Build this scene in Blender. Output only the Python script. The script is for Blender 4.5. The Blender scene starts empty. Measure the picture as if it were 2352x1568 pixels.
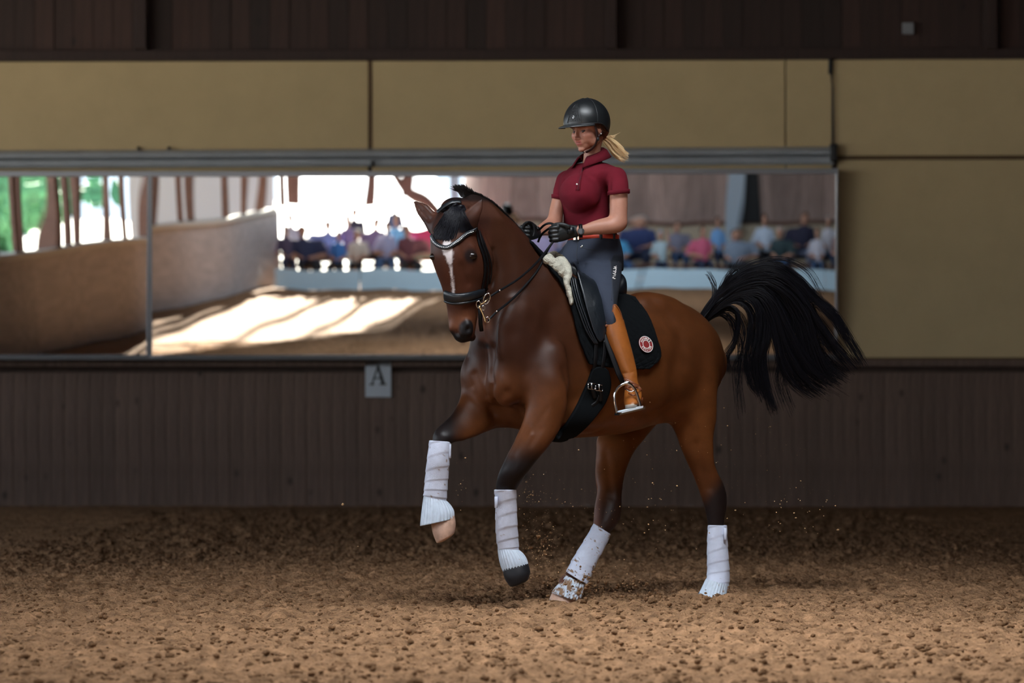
import bpy, bmesh, math, random
import numpy as np
from mathutils import Vector, Matrix, noise
from mathutils.bvhtree import BVHTree
random.seed(7); rng = np.random.default_rng(7)
S = bpy.context.scene
COL = S.collection
# ------------------------------------------------------------------ camera
F = 6440.0; CH = 0.96; YH = 943.0; D0 = 14.0      # focal in pixels, eye height, horizon row, subject distance
cam = bpy.data.cameras.new('camera'); cam.sensor_width = 36; cam.lens = F/2352*36
cam.shift_y = (YH-784)/2352; cam.clip_end = 400
cam.dof.use_dof = True; cam.dof.focus_distance = 13.65; cam.dof.aperture_fstop = 2.3; cam.dof.aperture_blades = 9
co = bpy.data.objects.new('camera', cam); COL.objects.link(co)
co.location = (0, 0, CH); co.rotation_euler = (math.pi/2, 0, 0); S.camera = co
# ------------------------------------------------------------------ world, sun, exposure
S.view_settings.view_transform = 'Standard'; S.view_settings.look = 'None'
S.view_settings.exposure = 0.0; S.view_settings.gamma = 1.0; S.view_settings.use_curve_mapping = False
try:
    S.cycles.use_denoising = True; S.cycles.max_bounces = 7; S.cycles.diffuse_bounces = 4; S.cycles.glossy_bounces = 4
    S.cycles.caustics_reflective = False; S.cycles.caustics_refractive = False
    S.cycles.sample_clamp_indirect = 6
except Exception: pass
w = bpy.data.worlds.new('sky'); S.world = w; w.use_nodes = True
bg = w.node_tree.nodes['Background']; bg.inputs[0].default_value = (0.72, 0.86, 1.0, 1); bg.inputs[1].default_value = 2.2
sl = bpy.data.lights.new('sun', 'SUN'); sl.energy = 60; sl.angle = math.radians(1.2); sl.color = (1, .93, .8)
so = bpy.data.objects.new('sun', sl); COL.objects.link(so)
so.rotation_euler = Vector((-0.11, 1.0, -0.31)).to_track_quat('-Z', 'Y').to_euler()
def area(name, loc, direction, sx, sy, power, color=(1, 1, 1), portal=False, spread=math.pi):
    l = bpy.data.lights.new(name, 'AREA'); l.shape = 'RECTANGLE'; l.size = sx; l.size_y = sy; l.energy = power; l.color = color; l.spread = spread
    o = bpy.data.objects.new(name, l); COL.objects.link(o); o.location = loc
    d = Vector(direction).normalized(); o.rotation_euler = d.to_track_quat('-Z', 'Y').to_euler()
    if portal: l.cycles.is_portal = True
    return o
# skylight as bare area lamp, no glazing built; rear one is added fill
area('roof_light', (1.0, 10.6, 6.45), (-.02, 0.26, -1), 3.4, 2.6, 270, (.90, .95, 1), spread=math.radians(84))
area('added_rear_fill', (2.0, 1.5, 6.45), (-.1, -0.75, -1), 9.0, 2.4, 560, (.80, .90, 1), spread=math.radians(130))  # added fill under a closed roof, brightens rear wall and spectators
area('window_light', (-9.6, 10.0, 3.6), (1, .2, -.14), 16.0, 3.0, 380, (.84, .92, 1), spread=math.radians(120))
area('gate_light', (-2.6, -8.8, 3.4), (.1, 1, -.05), 3.6, 5.0, 120, (1, .95, .87), spread=math.radians(110))
# ------------------------------------------------------------------ projection helpers (place things from the surveyed picture)
def P(px, py, Y): return Vector(((px-1176)*Y/F, Y, CH-(py-YH)*Y/F))
WPH = math.radians(-1.2)                                   # yaw of the mirror wall
def nrm(ph, th=0): return Vector((math.sin(ph)*math.cos(th), -math.cos(ph)*math.cos(th), -math.sin(th)))
WN = nrm(WPH); WP = Vector((0, 28.5, 0))
WU = Vector((math.cos(WPH), math.sin(WPH), 0))             # along the wall, image right
def rayd(px, py): return Vector(((px-1176)/F, 1, -(py-YH)/F))
def on_plane(px, py, n, p):
    C = Vector((0, 0, CH)); d = rayd(px, py); t = (p-C).dot(n)/d.dot(n); return C+d*t
def W(px, py, off=0.0): return on_plane(px, py, WN, WP+WN*off)
MTH = 0.0552; MPH = math.radians(0.8)
MN = nrm(MPH, MTH); MP = Vector((0.9, 28.33, 2.15))
def mir_floor(px, py, yreal=None, z=0.0):
    """real point seen in the tilted mirror at a picture position (hit with z or with a plane y)"""
    q = on_plane(px, py, MN, MP); d = rayd(px, py); r = d-MN*(2*d.dot(MN))
    s = ((z-q.z)/r.z) if yreal is None else ((yreal-q.y)/r.y)
    return q+r*s
# ------------------------------------------------------------------ object helpers
def link(o, parent=None):
    COL.objects.link(o)
    if parent is not None: o.parent = parent
    return o
def tag(o, label=None, cat=None, group=None, kind=None):
    if label: o['label'] = label
    if cat: o['category'] = cat
    if group: o['group'] = group
    if kind: o['kind'] = kind
    return o
def empty(name, loc=(0, 0, 0)):
    o = bpy.data.objects.new(name, None); COL.objects.link(o); o.location = loc; o.empty_display_size = .1; return o
def mesh_obj(name, verts, faces, mat, parent=None, smooth=True):
    me = bpy.data.meshes.new(name); me.from_pydata([tuple(v) for v in verts], [], faces); me.update()
    if smooth: me.polygons.foreach_set('use_smooth', [True]*len(me.polygons))
    if mat is not None: me.materials.append(mat)
    o = bpy.data.objects.new(name, me); link(o)
    if parent is not None:
        o.parent = parent; o.matrix_parent_inverse = Matrix.Translation(parent.location).inverted()
    return o
class MB:
    def __init__(s): s.v = []; s.f = []
    def add(s, vs, fs):
        n = len(s.v); s.v += [Vector(v) for v in vs]; s.f += [tuple(i+n for i in f) for f in fs]; return s
    def box(s, c, ax, ay, az, bev=0.0):
        c = Vector(c); ax, ay, az = Vector(ax), Vector(ay), Vector(az)
        if bev <= 0:
            vs = [c+ax*i+ay*j+az*k for k in (-1, 1) for j in (-1, 1) for i in (-1, 1)]
            fs = [(0, 2, 3, 1), (4, 5, 7, 6), (0, 1, 5, 4), (2, 6, 7, 3), (0, 4, 6, 2), (1, 3, 7, 5)]
            return s.add(vs, fs)
        # front face (towards -ay) chamfered
        bx, bz = ax*(1-bev/ax.length), az*(1-bev/az.length); fy = ay*(1-bev/ay.length)
        vs = [c+ay-ax-az, c+ay+ax-az, c+ay+ax+az, c+ay-ax+az, c-fy-ax-az, c-fy+ax-az, c-fy+ax+az, c-fy-ax+az,
              c-ay-bx-bz, c-ay+bx-bz, c-ay+bx+bz, c-ay-bx+bz]
        fs = [(0, 1, 2, 3), (0, 4, 5, 1), (1, 5, 6, 2), (2, 6, 7, 3), (3, 7, 4, 0), (4, 8, 9, 5), (5, 9, 10, 6), (6, 10, 11, 7), (7, 11, 8, 4), (8, 11, 10, 9)]
        fs = [tuple(reversed(f)) for f in fs]
        return s.add(vs, fs)
    def tube(s, pts, r, n=8, cap=True, flat=1.0, up=None):
        pts = [Vector(p) for p in pts]; rs = r if hasattr(r, '__len__') else [r]*len(pts)
        base = len(s.v); prev = None
        for i, p in enumerate(pts):
            t = (pts[min(i+1, len(pts)-1)]-pts[max(i-1, 0)]).normalized()
            if prev is None:
                a = Vector(up) if up is not None else (Vector((0, 0, 1)) if abs(t.z) < .9 else Vector((1, 0, 0)))
            else: a = prev
            a = (a-t*a.dot(t)).normalized(); b = t.cross(a); prev = a
            for k in range(n):
                q = 2*math.pi*k/n; s.v.append(p+a*math.cos(q)*rs[i]*flat+b*math.sin(q)*rs[i])
        for i in range(len(pts)-1):
            for k in range(n):
                k2 = (k+1) % n; s.f.append((base+i*n+k, base+i*n+k2, base+(i+1)*n+k2, base+(i+1)*n+k))
        if cap:
            s.f.append(tuple(base+k for k in reversed(range(n)))); m = base+(len(pts)-1)*n
            s.f.append(tuple(m+k for k in range(n)))
        return s
    def build(s, name, mat, parent=None, smooth=True): return mesh_obj(name, s.v, s.f, mat, parent, smooth)
def catmull(pts, n):
    """pts list of tuples/Vectors -> denser list"""
    A = np.array([list(p) for p in pts], float)
    if len(A) < 3: 
        return [A[0]+(A[-1]-A[0])*i/n for i in range(n+1)]
    out = []
    for i in range(len(A)-1):
        p0 = A[max(i-1, 0)]; p1 = A[i]; p2 = A[i+1]; p3 = A[min(i+2, len(A)-1)]
        for k in range(n):
            t = k/n
            out.append(.5*((2*p1)+(-p0+p2)*t+(2*p0-5*p1+4*p2-p3)*t*t+(-p0+3*p1-3*p2+p3)*t**3))
    out.append(A[-1]); return out
def cv(pts, n): return [Vector(p) for p in catmull(pts, n)]
# ------------------------------------------------------------------ materials
MATS = {}
def mat(name, col, rough=.6, metal=0.0, noise_amt=0.0, nscale=20.0, bump=0.0, bscale=60.0, attr=None, rnd=0.0, emit=0.0,
        stretch=None, spec=.5, sheen=0.0, coat=0.0, knots=False, voro=None):
    m = bpy.data.materials.new(name); m.use_nodes = True; nt = m.node_tree; N = nt.nodes; L = nt.links
    b = N['Principled BSDF']; b.inputs['Roughness'].default_value = rough; b.inputs['Metallic'].default_value = metal
    b.inputs['Specular IOR Level'].default_value = spec
    if sheen: b.inputs['Sheen Weight'].default_value = sheen
    if coat: b.inputs['Coat Weight'].default_value = coat; b.inputs['Coat Roughness'].default_value = .15
    b.inputs['Base Color'].default_value = (*col, 1)
    tc = N.new('ShaderNodeTexCoord'); mp = N.new('ShaderNodeMapping'); L.new(tc.outputs['Object'], mp.inputs[0])
    if stretch: mp.inputs['Scale'].default_value = stretch
    src = None
    if attr:
        a = N.new('ShaderNodeAttribute'); a.attribute_name = attr; src = a.outputs['Color']
    def mixc(kind, fac, A, B):
        x = N.new('ShaderNodeMix'); x.data_type = 'RGBA'; x.blend_type = kind
        for s, v in ((x.inputs[0], fac), (x.inputs[6], A), (x.inputs[7], B)):
            if hasattr(v, 'is_linked') or hasattr(v, 'links'): L.new(v, s)
            elif isinstance(v, (int, float)): s.default_value = v
            else: s.default_value = (*v, 1)
        return x.outputs[2]
    cur = src if src else None
    def base(): return cur if cur is not None else col
    if noise_amt:
        n = N.new('ShaderNodeTexNoise'); n.inputs['Scale'].default_value = nscale; n.inputs['Detail'].default_value = 5; n.inputs['Roughness'].default_value = .65
        L.new(mp.outputs[0], n.inputs['Vector'])
        r = N.new('ShaderNodeMapRange'); L.new(n.outputs['Fac'], r.inputs[0]); r.inputs[1].default_value = .3; r.inputs[2].default_value = .7
        r.inputs[3].default_value = 1-noise_amt; r.inputs[4].default_value = 1+noise_amt
        g = N.new('ShaderNodeCombineColor')
        for i in range(3): L.new(r.outputs[0], g.inputs[i])
        cur = mixc('MULTIPLY', 1.0, base(), g.outputs[0])
    if rnd:
        oi = N.new('ShaderNodeObjectInfo'); r = N.new('ShaderNodeMapRange'); L.new(oi.outputs['Random'], r.inputs[0])
        r.inputs[3].default_value = 1-rnd; r.inputs[4].default_value = 1+rnd
        g = N.new('ShaderNodeCombineColor')
        for i in range(3): L.new(r.outputs[0], g.inputs[i])
        cur = mixc('MULTIPLY', 1.0, base(), g.outputs[0])
    if knots:
        ge = N.new('ShaderNodeNewGeometry')
        v = N.new('ShaderNodeTexVoronoi'); v.inputs['Scale'].default_value = 3.6; v.inputs['Randomness'].default_value = 1
        mk = N.new('ShaderNodeMapping'); mk.inputs['Scale'].default_value = (1.25, 0.001, .8); L.new(ge.outputs['Position'], mk.inputs[0]); L.new(mk.outputs[0], v.inputs['Vector'])
        r = N.new('ShaderNodeMapRange'); L.new(v.outputs['Distance'], r.inputs[0]); r.inputs[1].default_value = .06; r.inputs[2].default_value = .17
        r.inputs[3].default_value = knots; r.inputs[4].default_value = 0
        # drop about half of the knots
        th_ = N.new('ShaderNodeMath'); th_.operation = 'GREATER_THAN'; sp = N.new('ShaderNodeSeparateColor'); L.new(v.outputs['Color'], sp.inputs[0]); L.new(sp.outputs[0], th_.inputs[0]); th_.inputs[1].default_value = .35
        mu = N.new('ShaderNodeMath'); mu.operation = 'MULTIPLY'; L.new(r.outputs[0], mu.inputs[0]); L.new(th_.outputs[0], mu.inputs[1])
        cur = mixc('MIX', mu.outputs[0], base(), tuple(c*.12 for c in col))
    if cur is not None: L.new(cur, b.inputs['Base Color'])
    if bump:
        n2 = N.new('ShaderNodeTexNoise'); n2.inputs['Scale'].default_value = bscale; n2.inputs['Detail'].default_value = 4
        L.new(mp.outputs[0], n2.inputs['Vector']); hgt = n2.outputs['Fac']
        if voro:
            v2 = N.new('ShaderNodeTexVoronoi'); v2.inputs['Scale'].default_value = voro; L.new(mp.outputs[0], v2.inputs['Vector']); hgt = v2.outputs['Distance']
        bp = N.new('ShaderNodeBump'); bp.inputs['Strength'].default_value = 1; bp.inputs['Distance'].default_value = bump
        L.new(hgt, bp.inputs['Height']); L.new(bp.outputs[0], b.inputs['Normal'])
    MATS[name] = m; return m
M_kick = mat('kickboard_wood', (.165, .106, .080), .7, noise_amt=.3, nscale=5, stretch=(9, 9, .6), rnd=.10, knots=.75, bump=.002, bscale=30)
M_board = mat('dark_board_wood', (.036, .016, .012), .7, noise_amt=.35, nscale=5, stretch=(9, 9, .5), rnd=.45, knots=.6)
M_beam = mat('dark_beam', (.032, .015, .012), .7, noise_amt=.3, nscale=6, stretch=(8, 8, .5))
M_beige = mat('beige_panel', (.62, .475, .26), .75, noise_amt=.05, nscale=2.5, rnd=.03)
M_seam = mat('seam_strip', (.12, .07, .03), .7)
M_rail = mat('grey_casing', (.42, .45, .48), .4, noise_amt=.08, nscale=4)
M_dark = mat('dark_metal', (.012, .013, .015), .5)
M_frame = mat('mirror_frame_alu', (.34, .35, .38), .4, metal=.4)
M_ledge = mat('ledge', (.16, .16, .165), .5)
M_white = mat('white_board', (.62, .68, .74), .6)
M_black = mat('black_print', (.01, .01, .01), .6)
M_mirror = mat('mirror_glass', (.86, .88, .88), 0.0, metal=1.0)
M_sand = mat('arena_sand', (.285, .160, .085), .95, noise_amt=.5, nscale=12, bump=.03, bscale=48, spec=.1)
M_clod = mat('sand_clod', (.17, .092, .045), .95, noise_amt=.4, nscale=60, bump=.004, bscale=200, spec=.15)  # darker than the sand to stand in for shaded crevices
M_grain = mat('flying_sand', (.55, .33, .16), .9, noise_amt=.3, nscale=80)
M_lwall = mat('left_kickboard', (.50, .47, .48), .7, noise_amt=.2, nscale=3, stretch=(1, 1, 3), rnd=.08)
M_cap = mat('pale_rail_cap', (.60, .60, .56), .6)
M_post = mat('brown_post', (.17, .085, .06), .7, noise_amt=.2, nscale=6)
M_rear = mat('rear_wood_wall', (.42, .30, .26), .7, noise_amt=.3, nscale=3, stretch=(6, 6, .6), rnd=.25)
M_rbeige = mat('rear_beige', (.55, .46, .34), .8, noise_amt=.1)
M_bluebar = mat('pale_barrier', (.58, .80, .95), .6, noise_amt=.05)
M_metalpost = mat('pale_steel_post', (.5, .6, .7), .5)
M_roof = mat('roof_wood', (.06, .035, .025), .8, noise_amt=.3, nscale=3)
M_out = mat('pale_yard', (.62, .6, .55), .9, noise_amt=.1)
M_house = mat('white_house', (.95, .95, .93), .8)
M_leaf = mat('tree_leaves', (.07, .22, .09), .7, noise_amt=.5, nscale=3)
# ================================================================== SETTING
# ---- wall carrying the mirrors
def wall_box(name, px0, px1, py0, py1, off0, off1, m, parent=None, bev=.004, cls=None):
    """box lying on the mirror wall between picture columns/rows, from off0 to off1 in front of it"""
    a = W(px0, py0); b = W(px1, py1); zt = W((px0+px1)/2, py0).z; zb = W((px0+px1)/2, py1).z
    if zb < 0: zb = 0
    ua = (a-WP).dot(WU); ub = (b-WP).dot(WU)
    c = WP+WU*((ua+ub)/2)+WN*((off0+off1)/2)+Vector((0, 0, (zt+zb)/2))
    mb = MB().box(c, WU*((ub-ua)/2), -WN*((off1-off0)/2), Vector((0, 0, (zt-zb)/2)), bev)
    return mb.build(name, m, parent, smooth=False)
wall = wall_box('wall_back', -1700, 4200, -360, 1180, -.14, -.02, M_roof, bev=0); tag(wall, kind='structure')
UL = (W(-500, 800)-WP).dot(WU); UR = (W(2900, 800)-WP).dot(WU)
KZ = W(1176, 826).z
# kickboard: individual upright boards, three shared meshes
def board_proto(w_, h_, t_, m):
    return MB().box((0, 0, h_/2), Vector((w_/2, 0, 0)), Vector((0, t_/2, 0)), Vector((0, 0, h_/2)), .003).build('board', m, None, False)
def set_on_wall(o, u, z, off):
    o.matrix_world = Matrix.Translation(WP+WU*u+WN*off+Vector((0, 0, z))) @ Matrix.Rotation(WPH, 4, 'Z')
def run_boards(parent, name, u0, u1, wd, h_, z0, off, m, jit):
    pr = board_proto(wd-.002, h_, .03, m); pr.name = name; first = True; u = u0+wd/2
    while u < u1:
        o = pr if first else link(pr.copy()); first = False; o.name = name
        set_on_wall(o, u, z0-(.12 if z0 == 0 else 0), off+rng.uniform(-jit, jit)); mw = o.matrix_world.copy(); o.parent = parent; o.matrix_world = mw; u += wd
    return
kick = wall_box('trim_kick_rail', -1400, 4000, 826, 842, 0.02, .10, M_kick); tag(kick, kind='structure')
zt = KZ-.0
run_boards(kick, 'kick_board', UL-3.6, UR+4.4, .13, KZ-.01, 0.0, .05, M_kick, .002)
ledge = wall_box('trim_ledge', -500, 1922, 817, 827, .0, .30, M_ledge); tag(ledge, kind='structure')
ledge2 = wall_box('trim_ledge_right', 1924, 2900, 821, 827, .0, .10, M_seam); tag(ledge2, kind='structure')
# cladding above, upright dark boards with two posts
clad = wall_box('trim_cladding_sill', -500, 2900, 116, 140, .0, .12, M_beam); tag(clad, kind='structure')
zc = W(1176, 118).z
run_boards(clad, 'cladding_board', UL-3.6, UR+4.4, .20, 2.0, zc, .04, M_board, .006)
for px, wpx in ((330, 26), (1404, 24), (2270, 26)):
    o = wall_box('beam', px-wpx/2, px+wpx/2, -360, 118, .05, .22, M_beam, clad)
# beige panels between cladding and mirrors, and right of the mirrors
for k, (x0, x1, y0, y1) in enumerate(((-500, 846, 141, 420), (855, 1803, 139, 420), (1806, 1910, 137, 420), (1914, 2420, 136, 358), (2422, 2900, 136, 358),
                                      (1924, 2420, 367, 822), (2422, 2900, 367, 822), (2902, 4200, 136, 822), (-1700, -502, 141, 822))):
    o = wall_box('trim_panel' if k == 0 else 'trim_panel', x0, x1, y0, y1, -.01, .02, M_beige, bev=.006); tag(o, kind='structure')
o = wall_box('trim_backing', -500, 1930, 400, 822, -.02, .0, M_beige); tag(o, kind='structure')
o = wall_box('trim_seam_strip', 846, 855, 139, 340, .0, .028, M_seam); tag(o, kind='structure')
o = wall_box('trim_seam_rail', 1914, 2900, 357, 366, .0, .03, M_seam); tag(o, kind='structure')
# cable stub and downpipe at the right end of the casing
c = MB().tube([W(1908, 128, .06), W(1907, 170, .06)], .022, 8).tube([W(1909, 168, .05), W(1913, 200, .05), W(1914, 340, .05), W(1917, 352, .06)], .010, 6)
o = c.build('drop_cable', M_dark); tag(o, 'thin dark cable dropping down the beige wall to the casing end', 'cable')
# mirror roller casing
def casing():
    prof = []   # (off, py)
    for t in np.linspace(-math.pi/2, math.pi/2, 9): prof.append((.03+.10*math.cos(t), 355+math.sin(t)*11))
    prof += [(.10, 367), (.085, 370), (.085, 374), (.11, 376), (.115, 380), (.10, 384), (.03, 385), (.0, 385), (.0, 343)]
    a, b = -500, 1914
    vs = []
    for (px, dy) in ((a, 4), (b, -7)):
        for off, py in prof: vs.append(W(px, py+dy-0, off))
    n = len(prof); fs = [(i, (i+1) % n, n+(i+1) % n, n+i) for i in range(n)]+[tuple(reversed(range(n))), tuple(range(n, 2*n))]
    return vs, fs
e = empty('roller_casing', W(700, 360)); tag(e, 'long grey metal roller casing mounted above the row of mirrors', 'roller casing')
v, f = casing(); mesh_obj('casing_body', v, f, M_rail, e, False)
MB().box(W(1914, 352, .07), WU*.035, -WN*.07, Vector((0, 0, .09)), .01).build('end_cap', M_dark, e, False)
for px in (318, 388): MB().tube([W(px, 343, .05), W(px, 337, .05)], .018, 8).build('bolt', M_dark, e)
MB().box(W(856, 376, .11), WU*.02, -WN*.02, Vector((0, 0, .03)), .005).build('clip', M_dark, e, False)
# mirrors: real, slightly wavy, tilted glass
def mirror(px0, px1, py0, py1, n, p, name, label, seed, wave=.00022):
    e = empty(name, on_plane((px0+px1)/2, py1, n, p)); tag(e, label, 'mirror', 'arena wall mirrors')
    a, b, c, d = [on_plane(x, y, n, p) for x, y in ((px0, py0), (px1, py0), (px1, py1), (px0, py1))]
    NX, NZ = 90, 26; vs = []; fs = []
    for j in range(NZ+1):
        for i in range(NX+1):
            s, t = i/NX, j/NZ; q = (a*(1-s)+b*s)*(1-t)+(d*(1-s)+c*s)*t
            X = q.x*1.0+seed; Z = q.z
            h_ = wave*(math.sin(X*5.3+math.sin(Z*2+seed)*.9)+.6*math.sin(X*11.7+Z*1.4+seed*3)+.9*math.sin(Z*3.1+X*.7))
            vs.append(q+n*h_)
    for j in range(NZ):
        for i in range(NX): k = j*(NX+1)+i; fs.append((k, k+NX+1, k+NX+2, k+1))
    mesh_obj('mirror_glass', vs, fs, M_mirror, e)
    up = (a-d).normalized(); rt = (b-a).normalized()
    ww = (b-a).length/2; hh = (a-d).length/2; cc = (a+b+c+d)/4
    t = .012
    MB().box(cc+up*hh+n*.0, rt*(ww+t), -n*.03, up*.028, .004).build('frame_top', M_frame, e, False)
    MB().box(cc-up*hh, rt*(ww+t), -n*.03, up*.014, .004).build('frame_bottom', M_frame, e, False)
    MB().box(cc+rt*ww, up*hh, -n*.02, rt*.010, .002).build('frame_side', M_frame, e, False)
    MB().box(cc-rt*ww, up*hh, -n*.02, rt*.010, .002).build('frame_side', M_frame, e, False)
    MB().box(cc-n*.03, rt*ww, -n*.008, up*hh).build('backing_board', M_dark, e, False)
    return e
mirror(-520, 341, 399, 818, nrm(MPH-math.radians(.1), MTH-.0046), MP+Vector((0, .12, 0)), 'arena_mirror', 'wall mirror at the left end showing the windowed side wall', 1.7, .0004)
mirror(346, 1349, 399, 818, MN, MP, 'arena_mirror', 'wide wall mirror behind the horse head reflecting the sunlit sand', 4.2)
mirror(1352, 1922, 393, 818, MN, MP-Vector((0, .10, 0)), 'arena_mirror', 'wall mirror behind the rider back reflecting the row of seated spectators', 8.9)
# letter board
e = empty('letter_board', W(870, 912, .09)); tag(e, 'white dressage letter board with a black A on the dark kickboard', 'sign')
wall_box('board_plate', 841, 900, 830, 912, .085, .10, M_white, e)
def letterA(cx, cy, s, off):
    # serif capital A out of polygons, picture units around (cx, cy)
    P2 = lambda x, y: W(cx+x*s, cy+y*s, off)
    polys = [[(-15, 22), (-12, 22), (1, -14), (-1, -20)], [(-3, -22), (2, -22), (16, 22), (8, 22)], [(-9, 8), (7, 8), (8, 11), (-10, 11)],
             [(-20, 22), (-8, 22), (-8, 25), (-20, 25)], [(3, 22), (20, 22), (20, 25), (3, 25)]]
    mb = MB()
    for k, p in enumerate(polys):
        f_ = [P2(x, y) for x, y in p]; b_ = [q-WN*.004 for q in f_]; n = len(p)
        mb.add(f_+b_, [tuple(reversed(range(n)))]+[(i, (i+1) % n, n+(i+1) % n, n+i) for i in range(n)])
    return mb
letterA(868, 859, 1.0, .106).build('letter', M_black, e, False)
# small box high on the cladding
o = wall_box('junction_box', 2071, 2096, 56, 81, .06, .12, mat('grey_plastic', (.25, .26, .28), .5)); tag(o, 'small pale junction box high on the dark cladding', 'box')
# ---- floor: raked sand, real relief in view, coarse beyond
def vnoise(x, y, f, seed):
    r = np.random.default_rng(seed); T = r.random((256, 256))
    x = x*f; y = y*f; xi = np.floor(x).astype(int); yi = np.floor(y).astype(int); fx = x-xi; fy = y-yi
    fx = fx*fx*(3-2*fx); fy = fy*fy*(3-2*fy)
    g = lambda a, b: T[a % 256, b % 256]
    return (g(xi, yi)*(1-fx)+g(xi+1, yi)*fx)*(1-fy)+(g(xi, yi+1)*(1-fx)+g(xi+1, yi+1)*fx)*fy
def floor_h(x, y):
    h_ = .030*(vnoise(x, y, 2.2, 1)-.5)+.026*(vnoise(x, y, 5.5, 2)-.5)+.020*(vnoise(x, y, 15, 3)-.5)
    a = vnoise(x, y, 27, 4); h_ += .026*np.clip(a-.45, 0, 1)+.020*(vnoise(x, y, 60, 5)-.5)
    b = vnoise(x, y, 9, 6); h_ += .035*np.clip(b-.68, 0, 1)*2
    return h_
HOOF = [(P(1300, 1388, 13.85), .16, .035), (P(1640, 1376, 14.3), .14, .03)]
def ground(x, y):
    x = np.asarray(x, float); y = np.asarray(y, float)
    h_ = floor_h(x, y)*np.clip((29-y)/3, 0.3, 1)-.012
    for c, r, a in HOOF:
        d = np.hypot(x-c.x, y-c.y)/r; h_ += a*np.exp(-(d-1.15)**2*5)-.02*np.exp(-d*d*3)
    return h_
xs = np.concatenate([np.linspace(-13, -3.4, 36)[:-1], np.arange(-3.4, 3.6, .0125), np.linspace(3.6, 12.3, 36)])
ys = np.concatenate([np.linspace(-9, 9.2, 50)[:-1], np.arange(9.2, 17.5, .0145), np.linspace(17.5, 28.7, 260)])
X, Y = np.meshgrid(xs, ys); Z = ground(X, Y)
nx, ny = len(xs), len(ys)
co_ = np.stack([X, Y, Z], -1).reshape(-1, 3)
i = (np.arange(ny-1)[:, None]*nx+np.arange(nx-1)[None]).reshape(-1); q = np.stack([i, i+1, i+nx+1, i+nx], 1)
me = bpy.data.meshes.new('floor'); me.vertices.add(len(co_)); me.vertices.foreach_set('co', co_.ravel().astype(np.float32))
me.loops.add(q.size); me.loops.foreach_set('vertex_index', q.ravel().astype(np.int32)); me.polygons.add(len(q))
me.polygons.foreach_set('loop_start', np.arange(0, q.size, 4, dtype=np.int32)); me.polygons.foreach_set('loop_total', np.full(len(q), 4, np.int32))
me.update(calc_edges=True); me.polygons.foreach_set('use_smooth', np.ones(len(q), bool)); me.materials.append(M_sand)
fl = bpy.data.objects.new('floor', me); link(fl); tag(fl, kind='structure')
# loose clods of sand, coloured dark in place of crevice shade
ico_v = []; 
bm = bmesh.new(); bmesh.ops.create_icosphere(bm, subdivisions=1, radius=1); bm.verts.ensure_lookup_table()
ico_v = np.array([v.co[:] for v in bm.verts]); ico_f = np.array([[v.index for v in f_.verts] for f_ in bm.faces]); bm.free()
def scatter(name, pts, sizes, m, flat=.7, parent=None):
    n = len(pts); base = ico_v[None]*(1+rng.uniform(-.35, .35, (n, len(ico_v), 1)))*sizes[:, None, None]
    base[:, :, 2] *= flat; base[:, :, 0] *= rng.uniform(.7, 1.5, (n, 1)); vs = base+pts[:, None, :]
    fs = ico_f[None]+(np.arange(n)*len(ico_v))[:, None, None]
    vs = vs.reshape(-1, 3); fs = fs.reshape(-1, 3)
    me = bpy.data.meshes.new(name); me.vertices.add(len(vs)); me.vertices.foreach_set('co', vs.ravel().astype(np.float32))
    me.loops.add(fs.size); me.loops.foreach_set('vertex_index', fs.ravel().astype(np.int32)); me.polygons.add(len(fs))
    me.polygons.foreach_set('loop_start', np.arange(0, fs.size, 3, dtype=np.int32)); me.polygons.foreach_set('loop_total', np.full(len(fs), 3, np.int32))
    me.update(calc_edges=True); me.materials.append(m); o = bpy.data.objects.new(name, me); link(o); return o
n = 30000
cy = 9.3+rng.random(n)**1.2*14; cx = (rng.random(n)-.5)*2*(.20*cy+.2); sz = .003+.014*rng.random(n)**4
o = scatter('sand_clods', np.stack([cx, cy, ground(cx, cy)+sz*.3], 1), sz, M_clod); tag(o, 'loose clods of sand strewn over the arena floor, coloured dark for crevice shade', 'sand', kind='stuff')
# ---- side wall with windows (seen in the mirrors)
LW0 = mir_floor(343, 723); LW1 = mir_floor(625, 657)
ld = (LW1-LW0).normalized(); ld.z = 0; ld.normalize(); ln = Vector((-ld.y, ld.x, 0))
if ln.x < 0: ln = -ln
A0 = LW0-ld*26; lenL = (LW1-A0).length
side = MB().box((A0+LW1)/2+Vector((0, 0, .05))-ln*.06, ld*lenL/2, ln*.03, Vector((0, 0, .1))).build('wall_left', M_lwall, None, False); tag(side, kind='structure')
KH = 1.62; bw = 1.25; k = 0; s = 0
while s < lenL-.1:
    MB().box(A0+ld*(s+bw/2)+Vector((0, 0, KH/2)), ld*(bw/2-.006), -ln*.03, Vector((0, 0, KH/2)), .004).build('kick_panel', M_lwall, side, False); s += bw
MB().box((A0+LW1)/2+Vector((0, 0, KH+.04)), ld*lenL/2, -ln*.12, Vector((0, 0, .05)), .01).build('rail_cap', M_cap, side, False)
def side_post(px, py, wd, m=M_post, h_=3.4):
    # find position along the wall whose reflection lands at column px: intersect mirrored ray with wall plane
    q = on_plane(px, py, MN, MP); d = rayd(px, py); r = d-MN*(2*d.dot(MN)); t = (LW0-q).dot(ln)/r.dot(ln); X_ = q+r*t
    c = Vector((X_.x, X_.y, KH+.08+h_/2))
    return MB().box(c, ld*wd/2, -ln*.07, Vector((0, 0, h_/2)), .01).build('window_post', m, side, False)
for px, wd in ((352, .26), (420, .10), (447, .10), (505, .22), (566, .12), (600, .1), (655, .3)): side_post(px, 500, wd)
for px, wd in ((-60, .3), (22, .09), (38, .14), (98, .26), (160, .13), (201, .10), (268, .24), (330, .1)): side_post(px+6, 520, wd)
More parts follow.
